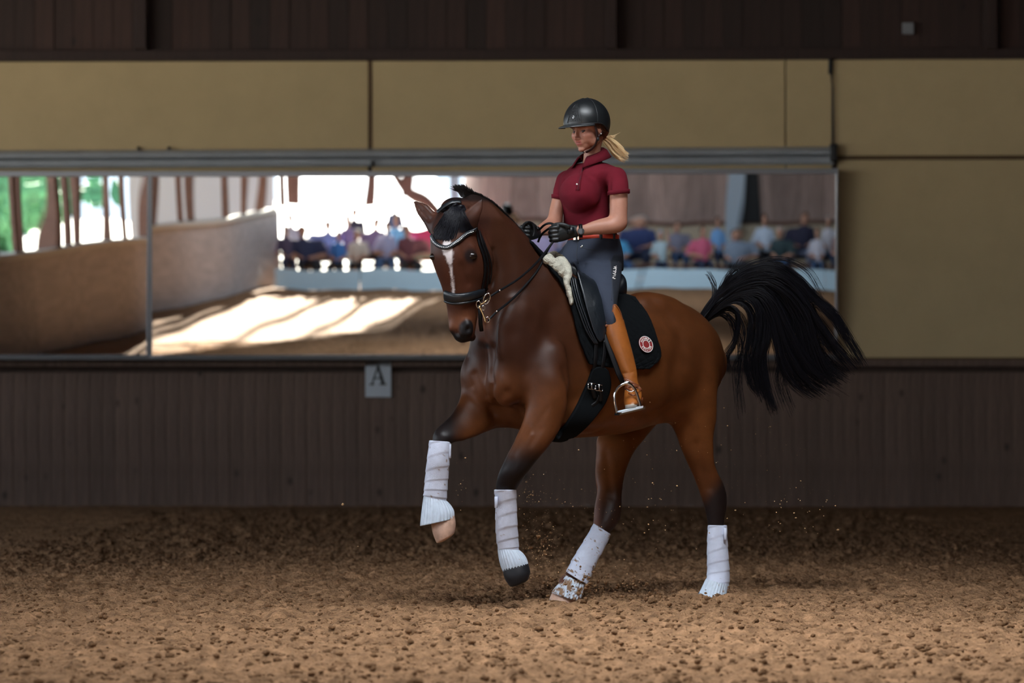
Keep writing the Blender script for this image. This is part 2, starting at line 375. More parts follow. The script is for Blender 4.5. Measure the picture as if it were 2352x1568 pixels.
for s in np.arange(2.0, lenL-12, 2.4): MB().box(A0+ld*s+Vector((0, 0, KH+1.8)), ld*.12, -ln*.07, Vector((0, 0, 1.7)), .01).build('window_post', M_post, side, False)
MB().box((A0+LW1)/2+Vector((0, 0, 5.8)), ld*lenL/2, -ln*.1, Vector((0, 0, .85)), .01).build('header_beam', M_post, side, False)
# ---- rear wall behind the spectators, with the big open gate
RY = -8.0
g0 = mir_floor(688, 560, RY); g1 = mir_floor(1062, 560, RY)
rw = MB().box((6, RY-.2, .1), Vector((13, 0, 0)), Vector((0, .05, 0)), Vector((0, 0, .1))).build('wall_rear', M_rear, None, False); tag(rw, kind='structure')
x = g1.x; i = 0
while x < 14:
    wd = .42
    MB().box((x+wd/2, RY, 4.0), Vector((wd/2-.004, 0, 0)), Vector((0, .03, 0)), Vector((0, 0, 2.8)), .012).build('wall_board', M_rear, rw, False); x += wd
MB().box(((g1.x+14)/2, RY-.06, 3.4), Vector(((14-g1.x)/2, 0, 0)), Vector((0, .02, 0)), Vector((0, 0, 3.4))).build('backing_board', M_rear, rw, False)
MB().box(((g1.x+14)/2, RY+.04, .75), Vector(((14-g1.x)/2, 0, 0)), Vector((0, .03, 0)), Vector((0, 0, .55))).build('lower_panel', M_rbeige, rw, False)
MB().box(((g1.x+14)/2, RY+.06, 1.30), Vector(((14-g1.x)/2, 0, 0)), Vector((0, .05, 0)), Vector((0, 0, .04))).build('dado_rail', M_post, rw, False)
def rear_post(px, m, wd, z0=0, z1=6.7, name='steel_post', dy=.2):
    p = mir_floor(px, 500, RY+dy); return MB().box((p.x, RY+dy, (z0+z1)/2), Vector((wd/2, 0, 0)), Vector((0, .08, 0)), Vector((0, 0, (z1-z0)/2)), .01).build(name, m, rw, False)
rear_post(1695, M_metalpost, .22); rear_post(1045, M_metalpost, .22)
rear_post(1722, M_dark, .30, 1.3, 6.7, 'dark_door_leaf', .08)
zq = mir_floor(845, 475, RY+.2).z
rear_post(843, M_post, .2, zq, 6.7, 'gate_post'); rear_post(951, M_post, .2, zq+.2, 6.7, 'gate_post'); rear_post(688, M_post, .35, mir_floor(688, 470, RY+.2).z, 6.7, 'gate_post')
mbg = MB(); yy = RY+.02
mbg.add([(g1.x, yy, 4.5), (g1.x, yy, 6.8), (g0.x, yy, 6.8), (g0.x, yy, 6.5), (g1.x, yy-.06, 4.5), (g1.x, yy-.06, 6.8), (g0.x, yy-.06, 6.8), (g0.x, yy-.06, 6.5)], [(0, 1, 2, 3), (7, 6, 5, 4), (0, 4, 5, 1), (1, 5, 6, 2), (2, 6, 7, 3), (3, 7, 4, 0)])
mbg.build('gable_board', M_rear, rw, False)
pa = mir_floor(918, 402, RY+.15); pb = mir_floor(1000, 500, RY+.15)
MB().tube([pa, pb], .10, 6).build('gate_brace', M_post, rw)
e = MB().box(((g0.x-2.2), RY, 3.3), Vector((1.6, 0, 0)), Vector((0, .05, 0)), Vector((0, 0, 3.3))).build('rear_corner_panel', M_white, rw, False)
# arena boundary barrier in front of the spectators
b0 = mir_floor(630, 662); 
bar = empty('trim_barrier', (0, b0.y, 0)); tag(bar, kind='structure')
x = b0.x
while x < 12:
    MB().box((x+1.0, b0.y, .22), Vector((.99, 0, 0)), Vector((0, .04, 0)), Vector((0, 0, .22)), .01).build('barrier_panel', M_bluebar, bar, False); x += 2.0
# right wall, roof with a boarded-over opening
o = MB().box((12.2, 10, 3.3), Vector((.1, 0, 0)), Vector((0, 19, 0)), Vector((0, 0, 3.5))).build('wall_right', M_board, None, False); tag(o, kind='structure')
roof = MB()
RZ = 6.6
roof.box((1, 20.6, RZ), Vector((14, 0, 0)), Vector((0, 8.3, 0)), Vector((0, 0, .08)))
roof.box((1, -.4, RZ), Vector((14, 0, 0)), Vector((0, 8.0, 0)), Vector((0, 0, .08)))
roof.box((-8.3, 10, RZ), Vector((4.9, 0, 0)), Vector((0, 3, 0)), Vector((0, 0, .08)))
roof.box((7.8, 10, RZ), Vector((7.6, 0, 0)), Vector((0, 3, 0)), Vector((0, 0, .08)))
o = roof.build('ceiling', M_roof, None, False); tag(o, kind='structure')
o = MB().box((-1.6, 10, RZ+.12), Vector((2.2, 0, 0)), Vector((0, 2.6, 0)), Vector((0, 0, .02))).build('ceiling_rooflight_cover', M_roof, None, False); tag(o, kind='structure')
# ---- outside: yard, house, trees seen through the openings
o = MB().box((-25, 0, -.25), Vector((60, 0, 0)), Vector((0, 60, 0)), Vector((0, 0, .1))).build('ground_outside', M_out, None, False); tag(o, kind='structure')
def tree(c, r, h_, label):
    e = empty('tree', (c[0], c[1], -.15)); tag(e, label, 'tree')
    MB().tube([(c[0], c[1], -.15), (c[0]+.1, c[1], h_*.5), (c[0], c[1]+.1, h_*.9)], [.22, .15, .06], 8).build('trunk', M_post, e)
    n = 420; th = rng.random(n)*6.283; ph = np.arccos(rng.uniform(-1, 1, n)); rr = r*rng.uniform(.6, 1, n)
    pts = np.stack([c[0]+rr*np.sin(ph)*np.cos(th), c[1]+rr*np.sin(ph)*np.sin(th), h_+rr*1.1*np.cos(ph)], 1)
    o = scatter('foliage', pts, rng.uniform(.18, .42, n), M_leaf, 1.0); o.parent = e; o.matrix_parent_inverse = Matrix.Translation(e.location).inverted(); o['kind'] = 'stuff'
# ================================================================== SHAPE TOOLS
AY = math.radians(40)
HL = Vector((math.sin(AY), -math.cos(AY), 0)); HF = Vector((-math.cos(AY), -math.sin(AY), 0))   # horse's left, horse's forward
UP = Vector((0, 0, 1)); C0 = Vector(((1370-1176)*D0/F, D0, 0))
def lat(px, py, l=0.0):
    """point of the picture ray (px,py) on the horse's sagittal plane moved l metres to its left"""
    d = rayd(px, py); o = C0+HL*l; t = (o-Vector((0, 0, 0))).dot(HL)/d.dot(HL); C = Vector((0, 0, CH))
    t = (o-C).dot(HL)/d.dot(HL); return C+d*t
def proj(v):
    return 1176+F*v[0]/v[1], YH-F*(v[2]-CH)/v[1]
def ring2(ax, ay, bx, by, Y, ratio=1.0, e=2.0, tilt=0.0):
    """cross-section seen edge-on between two outline points; ratio = depth / width; tilt turns its depth axis"""
    a = P(ax, ay, Y); b = P(bx, by, Y); u = (b-a)/2; t = Vector((-u.z, 0, u.x)).normalized()
    v = Vector((0, 1, 0))
    if tilt: v = (v+t*tilt).normalized()
    return ((a+b)/2, u, v*(u.length*ratio), e)
def ringT(ax, bx, py, Y, l, n, ratio, e=2.2, tz=0.0):
    c = P((ax+bx)/2, py, Y); h_ = (bx-ax)/2*Y/F; s = h_/math.hypot(l.x, ratio*n.x)
    v = n*(s*ratio); v = v+UP*tz*v.length
    return (c, l*s, v, e)
def loft(rings, sub=4, n=28, caps=True, endf=(0.75, 0.35)):
    """closed surface through cross-sections (centre, u, v, exponent), smoothly interpolated"""
    A = np.array([list(c)+list(u)+list(v)+[e] for c, u, v, e in rings], float)
    R = np.array(catmull(A, sub)) if len(A) > 2 else A
    def extra(r0, r1, sgn):
        d = r0[:3]-r1[:3]; ln_ = np.linalg.norm(d); d = d/(ln_ if ln_ > 0 else 1)
        rad = min(np.linalg.norm(r0[3:6]), np.linalg.norm(r0[6:9])); out = []
        for k in (1, 2, 3):
            a = k*math.pi/8; q = r0.copy(); q[:3] = r0[:3]+d*rad*math.sin(a)*endf[0]; q[3:9] = r0[3:9]*math.cos(a); out.append(q)
        return out, r0[:3]+d*rad*endf[0]
    st, p0 = extra(R[0], R[1], 1); en, p1 = extra(R[-1], R[-2], 1)
    allr = list(reversed(st))+list(R)+en if caps else list(R)
    vs = []; fs = []
    for r in allr:
        c, u, v, e = r[:3], r[3:6], r[6:9], r[9]
        for k in range(n):
            q = 2*math.pi*k/n; cx, sx = math.cos(q), math.sin(q)
            x_ = math.copysign(abs(cx)**(2/e), cx); y_ = math.copysign(abs(sx)**(2/e), sx)
            vs.append(Vector(c+u*x_+v*y_))
    m = len(allr)
    for i in range(m-1):
        for k in range(n):
            k2 = (k+1) % n; fs.append((i*n+k, i*n+k2, (i+1)*n+k2, (i+1)*n+k))
    if caps:
        vs.append(Vector(p0)); vs.append(Vector(p1)); a, b = len(vs)-2, len(vs)-1
        for k in range(n): fs.append((a, (k+1) % n, k)); fs.append((b, (m-1)*n+k, (m-1)*n+(k+1) % n))
    return vs, fs
def ell(c, ax, ay, az, n=16):
    vs = []; fs = []; c = Vector(c); ax, ay, az = Vector(ax), Vector(ay), Vector(az)
    for j in range(1, n):
        th = math.pi*j/n
        for k in range(2*n):
            ph = math.pi*k/n; vs.append(c+ax*math.sin(th)*math.cos(ph)+ay*math.sin(th)*math.sin(ph)+az*math.cos(th))
    m = 2*n
    for j in range(n-2):
        for k in range(m): fs.append((j*m+k, j*m+(k+1) % m, (j+1)*m+(k+1) % m, (j+1)*m+k))
    vs += [c+az, c-az]; a, b = len(vs)-2, len(vs)-1
    for k in range(m): fs.append((a, (k+1) % m, k)); fs.append((b, (n-2)*m+k, (n-2)*m+(k+1) % m))
    return vs, fs
def union(name, parts, mat_, voxel=.008, smooth=8, fac=.6, parent=None):
    mb = MB()
    for v, f in parts: mb.add(v, f)
    o = mb.build(name+'_src', None)
    me = o.data; bm = bmesh.new(); bm.from_mesh(me); bmesh.ops.recalc_face_normals(bm, faces=bm.faces); bm.to_mesh(me); bm.free()
    r = o.modifiers.new('r', 'REMESH'); r.mode = 'VOXEL'; r.voxel_size = voxel; r.use_smooth_shade = True
    if smooth: s = o.modifiers.new('s', 'SMOOTH'); s.factor = fac; s.iterations = smooth
    bpy.context.view_layer.update()
    dg = bpy.context.evaluated_depsgraph_get(); nm = bpy.data.meshes.new_from_object(o.evaluated_get(dg)); nm.name = name
    bpy.data.objects.remove(o); nm.materials.clear()
    if mat_ is not None: nm.materials.append(mat_)
    nm.polygons.foreach_set('use_smooth', np.ones(len(nm.polygons), bool))
    n_ = bpy.data.objects.new(name, nm); link(n_)
    if parent is not None: n_.parent = parent; n_.matrix_parent_inverse = Matrix.Translation(parent.location).inverted()
    return n_
def getv(me): a = np.zeros(len(me.vertices)*3, np.float32); me.vertices.foreach_get('co', a); return a.reshape(-1, 3).astype(float)
def getn(me): a = np.zeros(len(me.vertices)*3, np.float32); me.vertex_normals.foreach_get('vector', a); return a.reshape(-1, 3).astype(float)
def setv(me, a): me.vertices.foreach_set('co', a.astype(np.float32).ravel()); me.update()
def setcol(me, c, name='Col'):
    at = me.color_attributes.new(name, 'FLOAT_COLOR', 'POINT'); c4 = np.concatenate([c, np.ones((len(c), 1))], 1)
    at.data.foreach_set('color', c4.astype(np.float32).ravel())
def sst(x, a, b): t = np.clip((x-a)/(b-a), 0, 1); return t*t*(3-2*t)
def seg_dist(V, pts):
    best = np.full(len(V), 1e9); pts = np.array([list(p) for p in pts])
    for i in range(len(pts)-1):
        a, b = pts[i], pts[i+1]; ab = b-a; t = np.clip(((V-a)@ab)/(ab@ab), 0, 1); d = np.linalg.norm(V-(a+t[:, None]*ab), axis=1); best = np.minimum(best, d)
    return best
def cast(bvh, px, py, off=0.0, maxd=40):
    d = rayd(px, py); hit = bvh.ray_cast(Vector((0, 0, CH)), d.normalized(), maxd)
    if hit[0] is None: return None
    n = hit[1]; return hit[0]+(n if n.dot(d) < 0 else -n)*off
def bvh_of(o):
    me = o.data; return BVHTree.FromPolygons([v.co.copy() for v in me.vertices], [tuple(p.vertices) for p in me.polygons])
# ================================================================== HORSE
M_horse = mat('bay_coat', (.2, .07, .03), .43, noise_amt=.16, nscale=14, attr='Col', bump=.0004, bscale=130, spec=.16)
M_hair = mat('black_hair', (.005, .005, .008), .42, spec=.22)
M_mane = mat('dark_mane_hair', (.030, .026, .027), .5, noise_amt=.4, nscale=60, bump=.004, bscale=120)
M_hoofd = mat('dark_hoof', (.012, .012, .014), .55, spec=.2, noise_amt=.2, nscale=30)
M_hoofl = mat('pale_hoof', (.42, .26, .19), .5, noise_amt=.25, nscale=30)
M_eye = mat('dark_eye', (.008, .004, .003), .22, spec=.4)
parts = []
def tr(px, yt, yb, hw, e=2.25):
    t, b = lat(px, yt), lat(px, yb); return ((t+b)/2, HL*hw, (t-b)/2, e)
# trunk, chest to dock
parts.append(loft([tr(1140, 770, 925, .15), tr(1160, 700, 962, .205), tr(1195, 640, 985, .235), tr(1240, 600, 1000, .255), tr(1290, 625, 1006, .29),
                   tr(1350, 662, 1004, .325, 2.2), tr(1410, 682, 998, .335, 2.2), tr(1465, 682, 982, .325), tr(1515, 684, 968, .305), tr(1560, 704, 950, .275),
                   tr(1595, 738, 925, .22), tr(1618, 780, 890, .15)], 4, 36))
# neck
def nk(cx, cy, tx, ty, hw, e=2.1):
    c, t = lat(cx, cy), lat(tx, ty); return ((c+t)/2, HL*hw, (c-t)/2, e)
parts.append(loft([nk(1262, 600, 1158, 930, .20), nk(1228, 578, 1122, 862, .19), nk(1196, 538, 1108, 790, .165), nk(1166, 506, 1102, 720, .14),
                   nk(1133, 474, 1098, 660, .115), nk(1103, 455, 1080, 600, .095), nk(1078, 452, 1060, 565, .085)], 4, 32))
# crest narrow ridge
parts.append(loft([((lat(x, y+5)), HL*.030, UP*.03, 2) for x, y in ((1228, 578), (1196, 538), (1166, 506), (1133, 474), (1103, 455), (1078, 450))], 3, 12))
# head
B = math.radians(56); hl = Vector((math.sin(B), -math.cos(B), 0)); hn = Vector((-math.cos(B), -math.sin(B), 0))
HY = 13.33
hd = [(1012, 1088, 478, .0, 1.3), (1001, 1098, 505, .0, 1.35), (993, 1112, 535, 0, 1.45), (992, 1124, 565, .0, 1.5), (993, 1129, 592, 0, 1.5), (1004, 1125, 625, 0, 1.5),
      (1016, 1115, 655, .0, 1.5), (1023, 1106, 682, .0, 1.45), (1028, 1099, 708, 0, 1.35), (1030, 1095, 735, 0, 1.2), (1034, 1092, 757, 0, 1.1), (1044, 1089, 774, 0, 1.0)]
parts.append(loft([ringT(a, b, y, HY-dy+(y-480)*-.0001, hl, hn, r, 2.35) for a, b, y, dy, r in hd], 4, 36, endf=(.5, .3)))
def bl(px, py, Y, rx, rz, ry, ax=None):
    s = Y/F; parts.append(ell(P(px, py, Y), Vector((rx*s, 0, 0)), Vector((0, ry, 0)), Vector((0, 0, rz*s)), 12))
bl(1078, 584, 13.215, 20, 17, .028)       # near eye socket
bl(1072, 566, 13.215, 24, 9, .028)        # brow
bl(1001, 586, 13.25, 14, 18, .03)         # far eye
bl(1104, 598, 13.37, 32, 42, .055)        # cheek
bl(1106, 640, 13.36, 22, 26, .045)
bl(1072, 752, 13.245, 17, 24, .030)       # near nostril
bl(1040, 750, 13.27, 11, 18, .030)        # far nostril
bl(1062, 772, 13.28, 20, 15, .05)         # lip
bl(1083, 774, 13.35, 12, 12, .04)         # chin
bl(1048, 484, 13.42, 40, 32, .08)         # poll
# ears
parts.append(loft([ring2(986, 540, 1020, 486, 13.34, .5), ring2(972, 513, 999, 486, 13.36, .5), ring2(958, 495, 986, 470, 13.37, .45), ring2(949, 476, 970, 462, 13.38, .42), ring2(946, 463, 954, 457, 13.39, .55)], 3, 14))
parts.append(loft([ring2(1024, 526, 1096, 540, 13.26, .5), ring2(1038, 506, 1101, 517, 13.235, .45), ring2(1062, 486, 1105, 498, 13.225, .45), ring2(1086, 466, 1112, 479, 13.225, .42), ring2(1105, 453, 1114, 459, 13.23, .6)], 3, 16))
# near hind leg (left)
NH = 14.22
parts.append(loft([ring2(1488, 735, 1628, 775, 14.18, .75), ring2(1490, 800, 1648, 835, 14.17, .72), ring2(1502, 870, 1652, 885, 14.17, .68), ring2(1520, 925, 1650, 925, 14.17, .66), ring2(1536, 968, 1648, 966, 14.18, .62),
                   ring2(1553, 1004, 1640, 1008, 14.19, .60), ring2(1570, 1045, 1640, 1045, 14.2, .60), ring2(1586, 1080, 1646, 1078, 14.22, .62), ring2(1600, 1112, 1662, 1110, 14.24, .66), ring2(1609, 1138, 1670, 1138, 14.25, .72),
                   ring2(1617, 1165, 1669, 1170, 14.25, .8), ring2(1624, 1200, 1664, 1204, 14.25, .85), ring2(1628, 1240, 1666, 1240, 14.25, .9), ring2(1630, 1300, 1668, 1300, 14.25, .9), ring2(1627, 1330, 1670, 1332, 14.24, 1), ring2(1616, 1350, 1662, 1358, 14.22, 1)], 3, 24))
# far hind leg (right), swung forward under the belly
parts.append(loft([ring2(1430, 880, 1580, 900, 14.42, .6), ring2(1395, 960, 1520, 965, 14.38, .6), ring2(1371, 1003, 1480, 1010, 14.32, .6), ring2(1370, 1035, 1458, 1036, 14.28, .62), ring2(1366, 1068, 1444, 1066, 14.25, .62),
                   ring2(1366, 1100, 1434, 1104, 14.21, .64), ring2(1370, 1132, 1430, 1136, 14.18, .7), ring2(1364, 1165, 1429, 1170, 14.15, .8), ring2(1363, 1192, 1421, 1202, 14.12, .85), ring2(1360, 1212, 1400, 1228, 14.09, .9),
                   ring2(1343, 1250, 1378, 1268, 14.03, .95), ring2(1320, 1290, 1358, 1312, 13.97, 1), ring2(1302, 1312, 1344, 1342, 13.93, 1), ring2(1286, 1330, 1326, 1364, 13.9, 1)], 3, 24))
# near fore leg (left)
parts.append(loft([ring2(1196, 800, 1300, 800, 13.50, .7), ring2(1194, 860, 1312, 870, 13.47, .72), ring2(1205, 915, 1310, 920, 13.45, .70), ring2(1203, 948, 1303, 950, 13.44, .68), ring2(1191, 985, 1288, 990, 13.42, .64), ring2(1177, 1020, 1258, 1028, 13.4, .68),
                   ring2(1163, 1050, 1232, 1058, 13.4, .75), ring2(1150, 1078, 1213, 1084, 13.4, .82), ring2(1141, 1102, 1197, 1106, 13.42, .95), ring2(1139, 1124, 1184, 1128, 13.44, 1), ring2(1143, 1170, 1178, 1170, 13.46, 1.0),
                   ring2(1145, 1230, 1182, 1230, 13.48, 1), ring2(1146, 1262, 1188, 1262, 13.5, 1), ring2(1156, 1290, 1198, 1284, 13.5, 1), ring2(1166, 1318, 1206, 1306, 13.5, 1)], 3, 24))
# far fore leg (right), raised
parts.append(loft([ring2(1060, 852, 1190, 985, 13.72, .6), ring2(1056, 893, 1150, 985, 13.66, .58), ring2(1046, 925, 1122, 993, 13.60, .58), ring2(1030, 953, 1098, 1003, 13.55, .6), ring2(1010, 972, 1068, 1012, 13.5, .75),
                   ring2(994, 990, 1046, 1014, 13.47, .9), ring2(992, 1018, 1034, 1020, 13.46, 1), ring2(986, 1050, 1022, 1052, 13.47, 1), ring2(982, 1100, 1016, 1102, 13.49, 1), ring2(982, 1140, 1018, 1148, 13.5, 1),
                   ring2(990, 1168, 1028, 1172, 13.5, 1), ring2(998, 1195, 1034, 1190, 13.5, 1)], 3, 24))
# muscle masses
def mus(px, py, l, rf, ru, rl, rot=0.0):
    c = lat(px, py, l); f = HF*math.cos(rot)+UP*math.sin(rot); u = UP*math.cos(rot)-HF*math.sin(rot)
    parts.append(ell(c, f*rf, HL*rl, u*ru, 14))
mus(1100, 862, -.12, .10, .13, .10); mus(1168, 872, .12, .10, .14, .10)     # pectorals
mus(1215, 800, .165, .20, .27, .075, -.3)         # near shoulder
mus(1262, 885, .19, .17, .19, .075, .3)           # triceps
mus(1165, 800, -.17, .18, .25, .08, -.35)
mus(1150, 800, 0, .12, .22, .20); mus(1185, 745, 0, .14, .20, .185); mus(1250, 690, .09, .22, .20, .12, -.5)           # base of the neck
mus(1310, 950, .12, .30, .10, .14)                # girth
mus(1540, 770, .16, .22, .18, .12, .4); mus(1560, 860, .18, .20, .24, .10)
mus(1500, 712, .12, .22, .09, .13, .1); mus(1500, 712, -.12, .22, .09, .13, .1)
mus(1530, 915, .15, .10, .13, .07)               # stifle
horse = union('horse', parts, M_horse, .0085, 9, .55)
tag(horse, 'bay horse with a narrow white blaze cantering across the sand', 'horse')
V = getv(horse.data)
E_ = np.zeros(len(horse.data.edges)*2, np.int32); horse.data.edges.foreach_get('vertices', E_); E_ = E_.reshape(-1, 2)
def lap(Vv, mask, it, fac=.5):
    deg = np.bincount(E_.ravel(), minlength=len(Vv)).astype(float)[:, None]
    for _ in range(it):
        acc = np.zeros_like(Vv)
        for k in range(3):
            acc[:, k] = np.bincount(E_[:, 0], Vv[E_[:, 1], k], len(Vv))+np.bincount(E_[:, 1], Vv[E_[:, 0], k], len(Vv))
        Vv = Vv+(acc/deg-Vv)*(mask*fac)[:, None]
    return Vv
_px = 1176+F*V[:, 0]/V[:, 1]; _py = YH-F*(V[:, 2]-CH)/V[:, 1]
headm = sst(V[:, 1], 13.60, 13.48)*sst(_px, 1150, 1125)*(_py < 800)
trunkm = (1-headm)*sst(_py, 1010, 960)
V = lap(V, trunkm, 34, .6)
V = lap(V, (1-headm)*sst(_py, 800, 840)*(1-sst(_py, 1000, 1040)), 14, .6)
V = lap(V, headm, 5, .5)
setv(horse.data, V); N_ = getn(horse.data)
# grooves and swellings
def groove(pts, r, depth):
    d = seg_dist(V, pts); V[:] = V-N_*(depth*np.exp(-(d/r)**2))[:, None]
groove([lat(1128, 800, .0)+HF*.04, lat(1129, 850, 0)+HF*.05, lat(1131, 905, 0)+HF*.03], .028, .030)
def surf(px, py):
    global _bv
    return cast(_bv, px, py)
me = horse.data; _bv = BVHTree.FromPolygons([Vector(v) for v in V], [tuple(p.vertices) for p in me.polygons])
def groove_px(pts, r, depth):
    q = [surf(*p) for p in pts]; q = [p for p in q if p is not None]
    if len(q) > 1: groove(q, r, depth)
groove_px([(1128, 800), (1127, 840), (1130, 880), (1140, 925)], .022, .016)
groove_px([(1150, 690), (1172, 760), (1180, 830), (1195, 900), (1205, 945)], .035, .006)      # shoulder front edge
groove_px([(1230, 740), (1262, 800), (1300, 860)], .05, .008)
groove_px([(1300, 850), (1308, 905), (1298, 960)], .03, .012)                                # behind the elbow
groove_px([(1132, 575), (1137, 620), (1126, 655)], .014, .011)                  # jaw to neck
groove_px([(1114, 745), (1119, 775), (1127, 812)], .010, .006)
groove_px([(1090, 860), (1110, 905), (1135, 950)], .02, .009)
groove_px([(1165, 900), (1185, 935), (1200, 960)], .02, .009)
for g_, r_, d_ in (([(1168, 560), (1176, 620), (1170, 680)], .03, .005), ([(1200, 640), (1192, 700), (1184, 760)], .035, .005), ([(1240, 700), (1228, 760), (1222, 830)], .03, -.004), ([(1075, 820), (1070, 850), (1082, 885)], .02, .006), ([(1150, 830), (1146, 870), (1152, 910)], .018, .005), ([(1255, 940), (1240, 965), (1225, 990)], .014, .004)): groove_px(g_, r_, d_)
groove_px([(1560, 790), (1550, 860), (1545, 930)], .05, .010)
groove_px([(1500, 690), (1530, 720), (1560, 760), (1575, 830)], .03, .006)
groove_px([(1440, 940), (1490, 950), (1530, 935)], .03, .010)
groove_px([(1060, 560), (1070, 590), (1073, 615)], .02, .006)
groove_px([(1062, 610), (1075, 650)], .018, .008)
groove_px([(1048, 762), (1060, 775), (1080, 770)], .006, .006)                                # mouth
groove_px([(1215, 980), (1195, 1015), (1180, 1045)], .016, .007); groove_px([(1240, 985), (1220, 1020)], .014, .005)
groove_px([(1392, 1040), (1398, 1090), (1405, 1140)], .02, .005); groove_px([(1600, 1020), (1612, 1070), (1628, 1120)], .02, .006)
p_ = surf(1076, 756)
if p_ is not None: d = np.linalg.norm(V-np.array(p_), axis=1); V[:] = V-N_*(.014*np.exp(-(d/.013)**2))[:, None]
# inner hollows of the ears
for pts, r, a in (([(957, 470), (968, 484), (985, 503)], .012, .010), ([(1098, 470), (1080, 490), (1065, 505)], .012, .004)):
    groove_px(pts, r, a)
# fine muscle unevenness
def n3(Vv, f, s):
    return (vnoise(Vv[:, 0]+Vv[:, 1]*.5+50, Vv[:, 2]+Vv[:, 1]*.5+50, f, s)-.5)
V += N_*(.006*n3(V, 7, 21)+.003*n3(V, 16, 22))[:, None]
setv(horse.data, V); horse.data.update()
bvh = bvh_of(horse)
# colouring: bay with black points, blaze, dark muzzle
px_ = 1176+F*V[:, 0]/V[:, 1]; py_ = YH-F*(V[:, 2]-CH)/V[:, 1]
bay = np.array([.080, .025, .0075]); dark = np.array([.020, .0075, .0055]); blk = np.array([.005, .005, .006]); tan = np.array([.165, .056, .015])
C = np.tile(bay, (len(V), 1))
def blend(c, m): global C; C = C*(1-m[:, None])+np.array(c)[None]*m[:, None]
m1 = n3(V, 3, 31)+.5
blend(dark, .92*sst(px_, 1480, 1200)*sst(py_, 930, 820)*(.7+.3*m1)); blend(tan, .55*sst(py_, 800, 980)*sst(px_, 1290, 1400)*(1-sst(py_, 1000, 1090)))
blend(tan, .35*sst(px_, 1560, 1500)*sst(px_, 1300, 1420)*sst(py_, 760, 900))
dfore = seg_dist(V, [P(1200, 985, 13.42), P(1180, 1050, 13.4), P(1160, 1110, 13.43), P(1170, 1330, 13.5)])
blend(blk, sst(dfore, .16, .10)*sst(py_, 1000, 1070)*.95)
dfo2 = seg_dist(V, [P(1050, 975, 13.55), P(1015, 1000, 13.48), P(1000, 1180, 13.5)])
blend(blk, sst(dfo2, .13, .08)*sst(px_, 1080, 1030)*.95)
dh1 = seg_dist(V, [P(1640, 1060, 14.22), P(1650, 1140, 14.25), P(1646, 1340, 14.25)])
blend(blk, sst(dh1, .14, .09)*sst(py_+(px_-1640)*1.3, 1085, 1150)*.92)
dh2 = seg_dist(V, [P(1400, 1100, 14.2), P(1395, 1190, 14.12), P(1310, 1340, 13.9)])
blend(blk*.9+dark*.3, sst(dh2, .15, .10)*sst(py_+(px_-1400)*.6, 1090, 1170)*.85)
blend([.16, .07, .05], sst(dh2, .15, .10)*sst(px_, 1385, 1368)*sst(py_, 1100, 1170)*.6)
hm = sst(V[:, 1], 13.62, 13.5)*sst(px_, 1135, 1120)*(py_ < 800)
blend([.066, .022, .012], hm*.85)
blend(dark, hm*sst(py_, 560, 500)*.8)
blend([.14, .050, .022], hm*sst(py_, 700, 735)*(1-sst(py_, 748, 765))*.6)
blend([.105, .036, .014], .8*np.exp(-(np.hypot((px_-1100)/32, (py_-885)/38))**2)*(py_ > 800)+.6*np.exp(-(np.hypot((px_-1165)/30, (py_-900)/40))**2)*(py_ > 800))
# blaze
bx = np.interp(py_, [545, 560, 575, 592, 612, 640, 665], [1028, 1027, 1027, 1032, 1035, 1039, 1041]); bw_ = np.interp(py_, [548, 560, 575, 590, 606, 640, 672], [4, 10, 12, 8, 2.6, 1.6, 2.4])
jit = 3.0*(vnoise(px_, py_, .25, 41)-.5)
blend([.62, .56, .56], hm*(V[:, 1] < 13.33)*sst(np.abs(px_-bx+jit), bw_+2.0, bw_-1.5)*sst(py_, 546, 552)*sst(py_, 680, 672))
dn = np.linalg.norm(V-np.array(cast(bvh, 1075, 755)), axis=1); blend(blk, sst(dn, .052, .036)*.97)
dn = np.linalg.norm(V-np.array(P(1035, 757, 13.2)), axis=1); blend(blk, sst(dn, .055, .03)*.8)
blend(blk, hm*sst(py_+(1060-px_)*.35, 762, 773)*.97)
de = np.linalg.norm(V-np.array(cast(bvh, 1082, 588)), axis=1); blend(blk*1.2, sst(de, .048, .022)*.85)
earm = sst(py_, 510, 490)*((px_ < 1002) | (px_ > 1062))*(V[:, 1] < 13.5)
blend([.07, .028, .018], earm*.75); blend(blk, (sst(py_, 466, 458))*(V[:, 1] < 13.5)*(px_ < 1120)*.8)
ct = np.array([list(lat(x, y)) for x, y in ((1240, 585), (1196, 536), (1166, 504), (1133, 472), (1103, 453))]); blend(blk, sst(seg_dist(V, ct), .045, .02)*.85)
blend(blk, sst(seg_dist(V, [lat(1612, 745), lat(1640, 860)]), .05, .02)*.7)
blend([.02, .012, .01], sst(seg_dist(V, [P(1480, 985, 14.2), P(1525, 955, 14.25)]), .06, .02)*.9)
# store the blended coat colours
setcol(horse.data, C)
print('horse verts', len(V))
